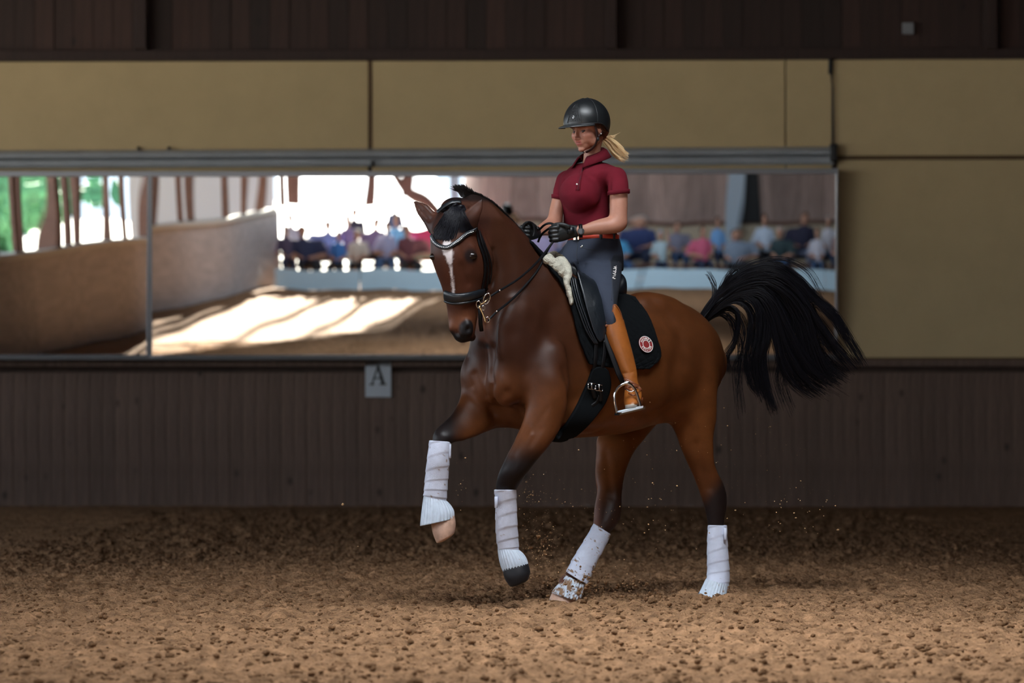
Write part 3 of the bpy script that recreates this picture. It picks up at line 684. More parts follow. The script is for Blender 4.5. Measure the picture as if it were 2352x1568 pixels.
# ================================================================== HORSE: small parts
for k, (x_, y_, Yo) in enumerate(((1082, 588, 0), (1001, 588, .012))):
    q = cast(bvh, x_, y_) or P(x_, y_, 13.25)
    v, f = ell(q+Vector((0, .0145+Yo, 0)), Vector((.029, 0, .004)), Vector((0, .018, 0)), Vector((-.003, 0, .020)), 14)
    o = mesh_obj('eye', v, f, M_eye, horse)
def rloft(name, rings, m, parent=None, sub=3, n=24, endf=(.3, .3)):
    v, f = loft(rings, sub, n, True, endf); return mesh_obj(name, v, f, m, parent)
rloft('hoof', [ring2(989, 1196, 1044, 1184, 13.5, 1), ring2(994, 1224, 1047, 1203, 13.49, 1), ring2(1002, 1245, 1044, 1222, 13.48, .95)], M_hoofl, horse)
rloft('hoof', [ring2(1154, 1306, 1213, 1294, 13.5, 1), ring2(1159, 1328, 1218, 1312, 13.49, 1.02), ring2(1170, 1345, 1214, 1328, 13.48, .95)], M_hoofd, horse)
rloft('hoof', [ring2(1270, 1355, 1326, 1370, 13.88, .95), ring2(1263, 1372, 1320, 1384, 13.86, 1), ring2(1257, 1390, 1312, 1398, 13.85, 1)], M_hoofl, horse, endf=(.1, .1))
rloft('hoof', [ring2(1604, 1360, 1662, 1368, 14.2, 1), ring2(1600, 1376, 1662, 1384, 14.2, 1)], M_hoofd, horse, endf=(.1, .1))
# mane: short tufts along the crest, tuft at the poll, forelock braided under the headpiece
class Strands:
    def __init__(s): s.v = []; s.f = []; s.n = 0
    def add(s, pts, r0, r1, k=3):
        A = np.asarray(pts, float); m = len(A); T = np.gradient(A, axis=0); T /= np.linalg.norm(T, axis=1)[:, None]+1e-9
        ref = np.array([.3, 1, .2]); U = np.cross(T, ref); U /= np.linalg.norm(U, axis=1)[:, None]+1e-9; Wv = np.cross(T, U)
        r = np.linspace(r0, r1, m)[:, None]
        V_ = np.concatenate([A+(U*math.cos(2*math.pi*i/k)+Wv*math.sin(2*math.pi*i/k))*r for i in range(k)], 1).reshape(-1, 3)
        b = s.n; i = np.arange(m-1)
        for j in range(k):
            j2 = (j+1) % k; s.f.append(np.stack([b+i*k+j, b+i*k+j2, b+(i+1)*k+j2, b+(i+1)*k+j], 1))
        s.v.append(V_); s.n += m*k
    def build(s, name, m, parent=None):
        vs = np.concatenate(s.v); fs = np.concatenate(s.f); me = bpy.data.meshes.new(name)
        me.vertices.add(len(vs)); me.vertices.foreach_set('co', vs.astype(np.float32).ravel())
        me.loops.add(fs.size); me.loops.foreach_set('vertex_index', fs.astype(np.int32).ravel()); me.polygons.add(len(fs))
        me.polygons.foreach_set('loop_start', np.arange(0, fs.size, 4, dtype=np.int32)); me.polygons.foreach_set('loop_total', np.full(len(fs), 4, np.int32))
        me.update(calc_edges=True); me.polygons.foreach_set('use_smooth', np.ones(len(fs), bool)); me.materials.append(m)
        o = bpy.data.objects.new(name, me); link(o, parent); return o
R = lambda a, b: rng.uniform(a, b)
st = Strands()
crest = cv([list(lat(x, y+1)) for x, y in ((1218, 565), (1196, 538), (1166, 506), (1133, 474), (1103, 455), (1080, 447), (1062, 447))], 20)
for k in range(3000):
    t = R(0, 1)**.8*(len(crest)-2); i = int(t); c = crest[i].lerp(crest[i+1], t-i); d = (crest[i+1]-crest[i]).normalized()
    g_ = R(-1, 1); tuft = sst(np.array(t/len(crest)), .72, .95)
    L_ = .024+.030*tuft*R(.5, 1.6)
    base = c+HL*g_*.018; up = (UP*1.0+d*R(.2, .6)+HL*g_*.6+Vector((R(-.15, .15), R(-.2, .2), 0))).normalized()
    st.add([base-up*.01, base+up*L_*.5+d*.004, base+up*L_*.85+d*R(.008, .03)-UP*R(0, .006)], .0022, .0006)
st.build('mane', M_mane, horse)['kind'] = 'stuff'
st = Strands()
for k in range(900):      # forelock sweeping from the poll down over the forehead
    a = R(-1, 1); x0 = 1050+a*12+R(-3, 3); x1 = 1022+a*20+R(-8, 8); ye = R(528, 556)-abs(a)*6
    if k % 4 == 0: x1 = R(1050, 1088); ye = R(520, 536)
    if k % 5 == 0: x1 = R(996, 1012); ye = R(528, 552)
    pts = []
    for s_ in np.linspace(0, 1, 7):
        x_ = x0+(x1-x0)*s_**1.2; y_ = 472+(ye-472)*s_; q = cast(bvh, x_, y_, .004+.016*math.sin(math.pi*min(s_*1.1, 1))*R(.5, 1))
        if q is not None: pts.append(q)
    if len(pts) > 3: st.add(pts, .0022, .0010)
st.build('forelock', M_hair, horse)['kind'] = 'stuff'
# braided knots behind the browband
mb = MB()
for x_, y_, r_ in ((1020, 482, 9), (1032, 474, 9), (1044, 472, 8), (1056, 476, 8), (1026, 490, 7), (1062, 484, 7)):
    q = cast(bvh, x_, y_, .004) or P(x_, y_, 13.3); s_ = r_*13.3/F; v, f = ell(q, Vector((s_, 0, s_*.3)), Vector((0, .014, 0)), Vector((-.2*s_, 0, s_*.7)), 8); mb.add(v, f)
mb.build('mane_braid', M_hair, horse)
# tail: fleshy dock and long swinging hair
TY = 14.48
def G(*pts): return [(x, y) for x, y in pts]
guides = [  # (outline, count, spread_start px, spread_end px, depth spread)
    (G((1602, 738), (1632, 692), (1676, 648), (1730, 618), (1785, 612), (1830, 640), (1872, 684), (1918, 727), (1950, 778), (1984, 832)), 170, 7, 12, .05),
    (G((1604, 742), (1640, 690), (1685, 655), (1735, 634), (1790, 640), (1835, 680), (1870, 735), (1912, 796), (1958, 848)), 260, 9, 16, .06),
    (G((1606, 744), (1645, 695), (1690, 662), (1740, 648), (1785, 668), (1818, 715), (1852, 775), (1895, 835), (1938, 868)), 260, 9, 18, .06),
    (G((1607, 746), (1648, 700), (1695, 668), (1742, 660), (1778, 690), (1805, 745), (1835, 805), (1872, 850), (1908, 872)), 260, 9, 18, .06),
    (G((1607, 748), (1650, 704), (1700, 674), (1745, 672), (1775, 710), (1797, 770), (1822, 830), (1850, 872), (1885, 900)), 220, 9, 16, .06),
    (G((1608, 748), (1652, 706), (1700, 678), (1742, 680), (1768, 722), (1785, 785), (1800, 845), (1830, 885), (1862, 908)), 130, 8, 14, .06),
    (G((1608, 748), (1652, 705), (1705, 668), (1752, 656), (1800, 690), (1812, 760), (1800, 830), (1790, 880), (1808, 940)), 60, 7, 18, .06),
    (G((1608, 748), (1650, 706), (1695, 678), (1728, 674), (1755, 700), (1762, 760), (1750, 820), (1758, 880), (1778, 945)), 190, 8, 12, .05),
    (G((1609, 750), (1648, 712), (1690, 684), (1722, 685), (1742, 715), (1742, 775), (1732, 830), (1740, 880), (1752, 915)), 170, 7, 11, .05),
    (G((1609, 751), (1645, 716), (1682, 694), (1710, 700), (1726, 730), (1722, 780), (1716, 830), (1726, 880), (1745, 905)), 75, 6, 12, .05),
    (G((1609, 752), (1640, 722), (1670, 706), (1692, 716), (1698, 745), (1690, 790), (1672, 822), (1678, 850)), 50, 5, 10, .05),
    (G((1609, 754), (1636, 730), (1660, 720), (1680, 735), (1690, 760), (1700, 800), (1690, 850), (1702, 950)), 26, 5, 14, .05),
    (G((1609, 752), (1640, 725), (1668, 712), (1695, 722), (1710, 760), (1704, 820), (1698, 880), (1700, 935)), 16, 4, 12, .05),
    (G((1606, 742), (1632, 700), (1640, 660), (1628, 632), (1622, 625)), 16, 5, 7, .04),
    (G((1608, 742), (1645, 690), (1672, 640), (1690, 615), (1702, 598)), 36, 7, 14, .05),
    (G((1606, 740), (1640, 680), (1685, 625), (1740, 600), (1800, 596), (1850, 620), (1880, 665), (1894, 690)), 12, 8, 10, .06),
    (G((1604, 742), (1650, 690), (1700, 650), (1752, 640), (1800, 668), (1838, 720), (1858, 790), (1880, 845), (1912, 868)), 240, 14, 34, .07),
]
st = Strands(); st2 = Strands()
for gi, (g, cnt, s0, s1, ds) in enumerate(guides):
    cnt = int(cnt*1.3)
    base = np.array(catmull([list(p) for p in g], 5)); m = len(base); tt = np.linspace(0, 1, m)
    # a few locks per guide
    locks = [(R(-1, 1), R(-1, 1), R(-1, 1), R(.88, 1.1)) for _ in range(max(3, cnt//14))]
    for k in range(cnt):
        lx, ly, lz, ll = locks[k % len(locks)]
        sp = s0+(s1-s0)*tt; a, b = rng.normal(0, .7), rng.normal(0, .7); ww_ = .5
        ox = (lx+a*ww_)*sp*.8; oy = (ly+b*ww_)*sp*.8
        ph = R(0, 6.28); wob = (tt**1.5)*R(1, 5)
        x_ = base[:, 0]+ox*np.clip(tt*3, .35, 1)+wob*np.sin(tt*9+ph); y_ = base[:, 1]+oy*np.clip(tt*3, .35, 1)+wob*.6*np.cos(tt*8+ph)
        start = 0 if k % 2 else int(m*R(0, .25)); end = max(start+8, int(m*min(1, ll*R(.80, 1.05)+.03)))
        Yv = TY+.01*tt*6+(lz+R(-1, 1)*.5)*ds*np.clip(tt*2.2, .25, 1)
        pts = [P(x_[i], y_[i], Yv[i]) for i in range(start, min(end, m))]
        if len(pts) > 4: st.add([list(p) for p in pts], .0019, .0006)
tail = st.build('tail', M_hair, horse); tail['kind'] = 'stuff'
v, f = loft([(P(1598, 750, 14.42), Vector((.03, 0, .02)), Vector((0, .04, 0)), 2), (P(1620, 722, 14.46), Vector((.026, 0, .022)), Vector((0, .035, 0)), 2), (P(1650, 692, 14.48), Vector((.018, 0, .022)), Vector((0, .025, 0)), 2), (P(1688, 668, 14.49), Vector((.006, 0, .016)), Vector((0, .015, 0)), 2)], 4, 16)
mesh_obj('tail_dock', v, f, M_hair, horse)
# ================================================================== LEG WRAPS
M_wrap = mat('white_fleece_wrap', (.5, .54, .66), .85, noise_amt=.05, nscale=40, bump=.001, bscale=300, attr='Col')
M_bell = mat('ribbed_bell_boot', (.58, .64, .72), .6, noise_amt=.10, nscale=30, attr='Col')
def colorize(o, col, dirt=0.0, dscale=30, seed=51, dcol=(.20, .11, .055), grad=None):
    V_ = getv(o.data); c = np.tile(np.array(col), (len(V_), 1))
    if dirt > 0:
        a = vnoise(V_[:, 0]*1.0+V_[:, 1]+9, V_[:, 2]+9, dscale, seed)*.6+vnoise(V_[:, 0]+9, V_[:, 2]+V_[:, 1]+9, dscale*2.7, seed+1)*.4
        m = sst(a, 1-dirt, 1-dirt+.07); 
        if grad is not None: m = np.clip(m+grad(V_), 0, 1)
        c = c*(1-m[:, None])+np.array(dcol)[None]*m[:, None]
    setcol(o.data, c)
def bandage(rings, turns, label, dirt=0.0, slant=.35, grad=None, tab=None):
    v, f = [], []
    A = np.array([list(c)+list(u)+list(w)+[e] for c, u, w, e in rings], float); Rr = np.array(catmull(A, 26)); m = len(Rr); n = 44
    for i, r in enumerate(Rr):
        t = i/(m-1)
        for k in range(n):
            q = 2*math.pi*k/n; s_ = (t*turns+slant*math.cos(q+1.0)*.5+q/(2*math.pi)) % 1.0
            bump = 1+.055*(s_ if s_ < .86 else (1-s_)/.14*.86)-.02+.010*math.sin(q*5+t*9)
            if i in (0, m-1): bump *= .93
            v.append(Vector(r[:3]+(r[3:6]*math.cos(q)+r[6:9]*math.sin(q))*bump))
    for i in range(m-1):
        for k in range(n): k2 = (k+1) % n; f.append((i*n+k, i*n+k2, (i+1)*n+k2, (i+1)*n+k))
    f.append(tuple(reversed(range(n)))); f.append(tuple(range((m-1)*n, m*n)))
    o = mesh_obj('leg_bandage', v, f, M_wrap); tag(o, label, 'bandage', 'white leg bandages on the horse')
    colorize(o, (.52, .56, .68), dirt, 55, grad=grad)
    if tab:
        ax, ay, bx, by, Y_ = tab
        mb = MB().box((P(ax, ay, Y_)+P(bx, by, Y_))/2, Vector(((bx-ax)/2*Y_/F, 0, 0)), Vector((0, .008, 0)), Vector((0, 0, abs(by-ay)/2*Y_/F)), .004)
        q = mb.build('closure_tab', M_wrap, o, True); colorize(q, (.48, .52, .64))
    return o
bandage([ring2(986, 1011, 1037, 1014, 13.46, 1), ring2(981, 1050, 1033, 1056, 13.46, 1), ring2(977, 1090, 1030, 1098, 13.48, .95), ring2(974, 1120, 1027, 1132, 13.49, .95), ring2(972, 1138, 1025, 1152, 13.5, .95)], 5.5,
        'white bandage on the raised leading foreleg, topmost of the four bandages', .18, tab=(1030, 1020, 1036, 1052, 13.44))
bandage([ring2(1135, 1124, 1186, 1124, 13.43, 1), ring2(1137, 1160, 1187, 1160, 13.45, .95), ring2(1138, 1200, 1189, 1204, 13.47, .95), ring2(1140, 1240, 1191, 1240, 13.49, .95), ring2(1144, 1262, 1192, 1266, 13.5, 1)], 5.5,
        'white bandage on the foreleg nearest the camera, above a dark hoof', .15, tab=(1136, 1140, 1143, 1166, 13.40))
dg_ = lambda V_: .8*sst(YH-F*(V_[:, 2]-CH)/V_[:, 1], 1325, 1352)*(vnoise(V_[:, 0]+5, V_[:, 2]+5, 60, 77) > .42)
bandage([ring2(1364, 1201, 1403, 1226, 14.1, 1.05), ring2(1346, 1232, 1389, 1258, 14.04, 1.05), ring2(1328, 1262, 1372, 1290, 13.98, 1.05), ring2(1312, 1288, 1360, 1318, 13.94, 1.05), ring2(1300, 1312, 1350, 1342, 13.91, 1.05)], 4.6,
        'sand-splashed white bandage on the slanting hind leg pushing forward', .30, grad=dg_)
bandage([ring2(1626, 1205, 1670, 1206, 14.25, 1), ring2(1624, 1240, 1671, 1242, 14.25, 1), ring2(1624, 1280, 1674, 1282, 14.25, 1), ring2(1624, 1312, 1676, 1316, 14.25, 1.05), ring2(1621, 1338, 1674, 1352, 14.23, 1.05)], 5.5,
        'white bandage on the upright hind leg under the tail side', .12, tab=(1662, 1212, 1669, 1240, 14.2))
def bell(rings, label, ribs=24, dirt=0.0, amp=.06):
    A = np.array([list(c)+list(u)+list(w)+[e] for c, u, w, e in rings], float); Rr = np.array(catmull(A, 6)); m = len(Rr); n = ribs*6; v = []; f = []
    for i, r in enumerate(Rr):
        for k in range(n):
            q = 2*math.pi*k/n; b_ = 1+amp*(abs(math.cos(ribs*q/2))**1.5-.5)*min(1, i/3+.2)
            v.append(Vector(r[:3]+(r[3:6]*math.cos(q)+r[6:9]*math.sin(q))*b_))
    for i, r in reversed(list(enumerate(Rr))):       # inner wall
        for k in range(n):
            q = 2*math.pi*k/n; v.append(Vector(r[:3]+(r[3:6]*math.cos(q)+r[6:9]*math.sin(q))*.90))
    for i in range(2*m-1):
        for k in range(n): k2 = (k+1) % n; f.append((i*n+k, i*n+k2, (i+1)*n+k2, (i+1)*n+k))
    o = mesh_obj('bell_boot', v, f, M_bell); tag(o, label, 'hoof boot', 'ribbed pale bell boots over the hooves'); colorize(o, (.46, .53, .62), dirt, 60, 61)
bell([ring2(974, 1136, 1026, 1150, 13.5, .95), ring2(971, 1158, 1035, 1160, 13.5, .95), ring2(968, 1184, 1042, 1173, 13.5, .95), ring2(966, 1207, 1043, 1190, 13.5, .95)], 'ribbed pale bell boot over the pale hoof held highest', 26, .15)
bell([ring2(1143, 1258, 1192, 1262, 13.5, 1), ring2(1146, 1280, 1204, 1274, 13.5, 1), ring2(1151, 1300, 1211, 1288, 13.5, 1), ring2(1158, 1317, 1213, 1303, 13.5, 1)], 'ribbed pale bell boot above the dark hoof in the air', 26, .15)
bell([ring2(1298, 1318, 1347, 1344, 13.91, 1), ring2(1284, 1338, 1340, 1362, 13.89, 1), ring2(1267, 1360, 1332, 1380, 13.87, 1)], 'sand-covered ribbed bell boot on the forward hind hoof', 26, .52)
bell([ring2(1622, 1328, 1672, 1342, 14.22, 1), ring2(1612, 1350, 1668, 1362, 14.2, 1), ring2(1602, 1369, 1664, 1384, 14.18, 1)], 'ribbed bell boot sunk in the sand under the tail side', 26, .25)
# ================================================================== SADDLERY
M_leather = mat('black_leather', (.006, .009, .013), .36, noise_amt=.1, nscale=20, bump=.0008, bscale=90, spec=.6)
M_strap = mat('black_strap', (.004, .004, .005), .45, spec=.2)
M_pad = mat('black_quilted_cloth', (.004, .005, .006), .95, spec=.08)
M_fleece = mat('cream_sheepskin', (.46, .44, .36), .95, noise_amt=.15, nscale=70, bump=.006, bscale=150)
M_chrome = mat('polished_steel', (.75, .76, .78), .12, metal=1.0)
M_brass = mat('brass', (.75, .55, .30), .2, metal=1.0)
M_crystal = mat('crystal', (.85, .87, .9), .15, metal=.2)
M_red = mat('red_emblem', (.24, .02, .02), .5)
M_pale = mat('pale_print', (.75, .72, .68), .5)
def refl(p): return p-HL*(2*(p-C0).dot(HL))
def sample(curve, n): return [Vector((p[0], p[1])) for p in _res(curve, n)]
def _res(curve, n):
    c = np.array(catmull([list(p) for p in curve], 12)); d = np.concatenate([[0], np.cumsum(np.linalg.norm(np.diff(c, axis=0), axis=1))]); t = np.linspace(0, d[-1], n+1)
    return np.stack([np.interp(t, d, c[:, k]) for k in range(2)], 1)
def coons(top, bot, left, right, nu, nv):
    T, B_, L_, R_ = sample(top, nu), sample(bot, nu), sample(left, nv), sample(right, nv); g = []
    for j in range(nv+1):
        v_ = j/nv; row = []
        for i in range(nu+1):
            u_ = i/nu
            p = T[i]*(1-v_)+B_[i]*v_+L_[j]*(1-u_)+R_[j]*u_-(T[0]*(1-u_)*(1-v_)+T[nu]*u_*(1-v_)+B_[0]*(1-u_)*v_+B_[nu]*u_*v_); row.append(p)
        g.append(row)
    return g
def surf_at(px, py, off, bv=None, bias=.02):
    bv = bv or bvh; q = cast(bv, px, py, off)
    if q is None or q.y > 14.9:
        c = lat(px, py, bias); h_ = bv.find_nearest(c); q = h_[0]+h_[1]*off
    return q
def hug(p, off): h_ = bvh.find_nearest(p); return h_[0]+h_[1]*off
def far_pt(a, off, w_): r = refl(a); h_ = bvh.find_nearest(r); q = h_[0]+h_[1]*off; return r.lerp(q, min(1, w_*3))
def sheet(name, grid, off, thick, m, parent=None, join=None, hfun=None, lift=.0, far=True, post=None):
    nv, nu = len(grid)-1, len(grid[0])-1
    rows = [[surf_at(p.x, p.y, off+(hfun(i/nu, j/nv) if hfun else 0)) for i, p in enumerate(r)] for j, r in enumerate(grid)]
    # light smoothing of the sheet
    for _ in range(3):
        rows = [[(rows[j][i]*2+rows[max(j-1, 0)][i]+rows[min(j+1, nv)][i])/4 if 0 < j < nv else rows[j][i] for i in range(nu+1)] for j in range(nv+1)]
    if post is not None: rows = [[p-Vector((.3, 1, 0))*post(i/nu, j/nv) for i, p in enumerate(r)] for j, r in enumerate(rows)]
    if join == 'top' and far:
        up_ = [[a.lerp(refl(a), k/7)+UP*lift*math.sin(math.pi*k/7) for a in rows[0]] for k in range(1, 7)]
        rows = list(reversed(rows))+up_+[[far_pt(a, off, j/nv) for a in r] for j, r in enumerate(rows)]
    elif join == 'bottom' and far:
        far_ = [[far_pt(a, off, 1) for a in r] for r in reversed(rows)]
        dn_ = [[hug(rows[-1][i].lerp(far_[0][i], k/7), off) for i in range(nu+1)] for k in range(1, 7)]
        rows = rows+dn_[:2]
    vs = [p for r in rows for p in r]; w_ = nu+1; fs = [(j*w_+i, j*w_+i+1, (j+1)*w_+i+1, (j+1)*w_+i) for j in range(len(rows)-1) for i in range(nu)]
    o = mesh_obj(name, vs, fs, m, parent); sd = o.modifiers.new('s', 'SOLIDIFY'); sd.thickness = thick; sd.offset = 0
    return o
# saddle pad
g = coons([(1219, 560), (1250, 592), (1300, 632), (1360, 664), (1420, 682), (1460, 688)], [(1352, 836), (1400, 843), (1450, 847), (1488, 847)],
          [(1219, 560), (1262, 620), (1290, 658), (1311, 708), (1328, 775), (1352, 836)], [(1460, 688), (1488, 732), (1505, 778), (1514, 820), (1488, 847)], 120, 100)
def quilt(u, v):
    a = abs(math.sin((u*9+v*9)*math.pi)); b = abs(math.sin((u*9-v*9)*math.pi)); return .005*(min(a, b)**.6)+(.005 if (u > .965 or v > .965 or u < .03) else 0)
pad = sheet('saddle_pad', g, .012, .012, M_pad, None, 'top', None, .03, post=quilt); tag(pad, 'black quilted saddle pad with a round red emblem near its rear corner', 'saddle pad')
bpy.context.view_layer.update()
bvp = bvh_of(pad)
def pcast(px, py, off=0.0):
    a = cast(bvp, px, py, off); b = cast(bvh, px, py, off)
    if a is None: return b
    if b is None: return a
    return a if a.y < b.y else b
def disc(px, py, rx, ry, off, m, name, parent, ring=None, n=40):
    c = pcast(px, py); q1 = pcast(px+rx*.8, py); q2 = pcast(px, py-ry*.8); u = (q1-c).normalized(); v = (q2-c); v = (v-u*v.dot(u)).normalized(); nn = u.cross(v); nn = -nn if nn.y > 0 else nn
    ru = (q1-c).length/.8; rv = ry*c.y/F; mb = MB()
    def at(r, a): return c+nn*off+u*math.cos(a)*ru*r+v*math.sin(a)*rv*r
    A = [2*math.pi*k/n for k in range(n)]
    if ring is None:
        vs = [at(1, a) for a in A]+[p-nn*.003 for p in [at(1, a) for a in A]]
        mb.add(vs, [tuple(range(n))]+[(k, k+n, (k+1) % n+n, (k+1) % n) for k in range(n)])
    else:
        vs = [at(1, a) for a in A]+[at(ring, a) for a in A]; mb.add(vs, [(k, (k+1) % n, (k+1) % n+n, k+n) for k in range(n)])
    o = mb.build(name, m, parent, False); return o, (c, u, v, nn, ru, rv)
em, fr = disc(1481.5, 791.5, 15.5, 19.5, .008, M_red, 'emblem', pad)
disc(1481.5, 791.5, 15.5, 19.5, .0090, M_pale, 'emblem_ring', em, .92); disc(1481.5, 791.5, 8.2, 10.4, .0092, M_pale, 'emblem_inner_ring', em, .84)
def glyph_text(txt, size, m, name, parent, fn, extr=.0006, bold=True):
    """letters as real flat geometry, each letter placed by fn(index, total) -> matrix"""
    vs, fs = [], []
    for i, ch in enumerate(txt):
        if ch == ' ': continue
        cu = bpy.data.curves.new('t', 'FONT'); cu.body = ch; cu.size = size; cu.extrude = extr; cu.align_x = 'CENTER'; cu.align_y = 'CENTER'; cu.offset = size*.03 if bold else 0
        o = bpy.data.objects.new('t', cu); COL.objects.link(o); bpy.context.view_layer.update(); me_ = bpy.data.meshes.new_from_object(o.evaluated_get(bpy.context.evaluated_depsgraph_get()))
        M = fn(i, len(txt)); b_ = len(vs); vs += [M @ v_.co for v_ in me_.vertices]; fs += [tuple(k+b_ for k in p.vertices) for p in me_.polygons]
        bpy.data.objects.remove(o); bpy.data.meshes.remove(me_)
    return mesh_obj(name, vs, fs, m, parent, False)
def ring_fn(a0, a1, rad, flip=1):
    c, u, v, nn, ru, rv = fr
    def fn(i, n):
        a = math.radians(a0+(a1-a0)*(i+.5)/n); pos = c+nn*.0094+u*math.cos(a)*ru*rad+v*math.sin(a)*rv*rad
        y = (u*math.cos(a)+v*math.sin(a))*flip; x = y.cross(nn); 
        if flip > 0: pass
        M = Matrix((x.normalized(), y.normalized(), nn)).transposed().to_4x4(); M.translation = pos
        return M
    return fn
s_ = fr[4]*.32
glyph_text('HERMES', s_, M_pale, 'emblem_lettering', em, ring_fn(160, 20, .70, 1)); glyph_text('SELLIER', s_, M_pale, 'emblem_lettering', em, ring_fn(198, 342, .70, -1))
# saddle
sad = empty('saddle', lat(1370, 660)); tag(sad, 'black leather dressage saddle under the rider with sheepskin lining', 'saddle')
def tri(px, yt, yb, hw, e=2.4): t, b = lat(px, yt), lat(px, yb); return ((t+b)/2, HL*hw, (t-b)/2, e)
rloft('seat', [tri(1292, 600, 640, .05), tri(1304, 606, 655, .08), tri(1330, 636, 672, .11), tri(1358, 648, 685, .125), tri(1384, 645, 692, .13), tri(1402, 622, 696, .12), tri(1412, 640, 696, .09)], M_leather, sad, 5, 32)
g = coons([(1313, 634), (1330, 628), (1350, 634), (1366, 650)], [(1362, 778), (1368, 785), (1374, 784), (1379, 772)], [(1313, 634), (1326, 672), (1339, 716), (1352, 756), (1362, 778)], [(1366, 650), (1379, 682), (1386, 712), (1386, 748), (1379, 772)], 26, 40)
def flap_h(u, v): return .035+.012*math.sin(math.pi*min(1, u*1.1))*math.sin(math.pi*v)+.003*math.sin(v*26+u*3)*(u > .3)*(1-u)
flap = sheet('flap', g, .0, .012, M_leather, sad, None, flap_h, far=False)
bvf = bvh_of(flap)
fl2 = sheet('flap', g, .0, .012, M_leather, sad, None, flap_h, far=False)
for v_ in fl2.data.vertices: v_.co = refl(v_.co+sad.location)-sad.location if False else refl(v_.co)
def strap(name, pts, wd, thick, m, parent=None, off=.004, caster=None, sub=6, closed=False, world=None):
    """flat band following the surface; pts are picture points (x, y) or (x, y, extra offset)"""
    caster = caster or pcast; C_ = catmull([list(p) for p in pts], sub); P3 = []
    for p in C_:
        q = caster(p[0], p[1])
        if q is None: h_ = bvh.find_nearest(P(p[0], p[1], 13.4 if p[0] < 1140 else 13.8)); q = h_[0]
        P3.append(q)
    for _ in range(4): P3 = [P3[0]]+[(P3[i-1]+P3[i]*2+P3[i+1])/4 for i in range(1, len(P3)-1)]+[P3[-1]]
    return band(name, P3, wd, thick, m, parent, off)
def band(name, P3, wd, thick, m, parent=None, off=.004, nfix=None):
    mb = MB(); n = len(P3); prof = [(-1, -.4), (-.8, .7), (-.3, 1), (.3, 1), (.8, .7), (1, -.4), (0, -.6)]; k_ = len(prof)
    for i, p in enumerate(P3):
        t = (P3[min(i+1, n-1)]-P3[max(i-1, 0)]).normalized()
        if nfix is not None: nn = Vector(nfix(i, p) if callable(nfix) else nfix)
        else:
            h_ = bvh.find_nearest(p); nn = h_[1] if (p-h_[0]).length < .03 else Vector((0, -1, 0))
            nn = nn if nn.y < .3 else -nn
        nn = (nn-t*nn.dot(t)).normalized(); b = t.cross(nn); w2 = wd/2 if not callable(wd) else wd(i/(n-1))/2
        for a, c in prof: mb.v.append(p+nn*(off+c*thick/2)+b*a*w2)
    for i in range(n-1):
        for k in range(k_): k2 = (k+1) % k_; mb.f.append((i*k_+k, i*k_+k2, (i+1)*k_+k2, (i+1)*k_+k))
    mb.f.append(tuple(reversed(range(k_)))); mb.f.append(tuple((n-1)*k_+k for k in range(k_)))
    return mb.build(name, m, parent)
for k in range(3):
    dx = -9+k*5; strap('flap_welt', [(1311+dx+2, 640), (1322+dx, 676), (1336+dx, 718), (1352+dx, 760), (1368+dx*.6, 790)], .009, .008, M_leather, sad, .018)
for x0, x1, x2 in ((1366, 1362, 1354), (1386, 1380, 1370)):
    strap('billet_strap', [(x0, 782), (x0-1, 812), (x1, 845), (x2, 884)], .022, .006, M_strap, sad, .016)
# fleece
fp = []
for x_, y_, r_ in [tuple(z) for z in catmull([(1256, 598, 9), (1264, 594, 12), (1276, 596, 15), (1288, 606, 16), (1299, 620, 13), (1304, 634, 9), (1301, 650, 6.5), (1306, 668, 6), (1311, 688, 5), (1312, 698, 3)], 4)]+list(((1256, 598, 9), (1262, 592, 12), (1272, 592, 14), (1282, 600, 16), (1292, 610, 16), (1300, 622, 13), (1304, 632, 9), (1300, 640, 7), (1301, 652, 6.5), (1305, 664, 6.5), (1308, 676, 6), (1311, 688, 5), (1312, 697, 3.5), (1268, 604, 12), (1280, 614, 12), (1290, 626, 10))):
    q = pcast(x_, y_) or P(x_, y_, 13.8); s_ = r_*1.25*q.y/F
    fp.append(ell(q+Vector((0, -.012, 0)), Vector((s_*.9, 0, 0)), Vector((0, .028, 0)), Vector((0, 0, s_*.9)), 8))
flc = union('sheepskin_lining', fp, M_fleece, .005, 8, .5, sad)
Vf = getv(flc.data); Nf = getn(flc.data); Vf += Nf*(.003*(vnoise(Vf[:, 0]+Vf[:, 1]+3, Vf[:, 2]+3, 70, 5)-.5)+.003*(vnoise(Vf[:, 0]+3, Vf[:, 2]-Vf[:, 1]+30, 180, 6)-.5))[:, None]; setv(flc.data, Vf)
st = Strands()
for k in rng.integers(0, len(Vf), 9000): st.add([Vf[k]-Nf[k]*.002, Vf[k]+Nf[k]*.004+rng.normal(0, .0015, 3), Vf[k]+Nf[k]*.007+rng.normal(0, .003, 3)], .0016, .0008)
st.build('fleece_tufts', M_fleece, sad)['kind'] = 'stuff'
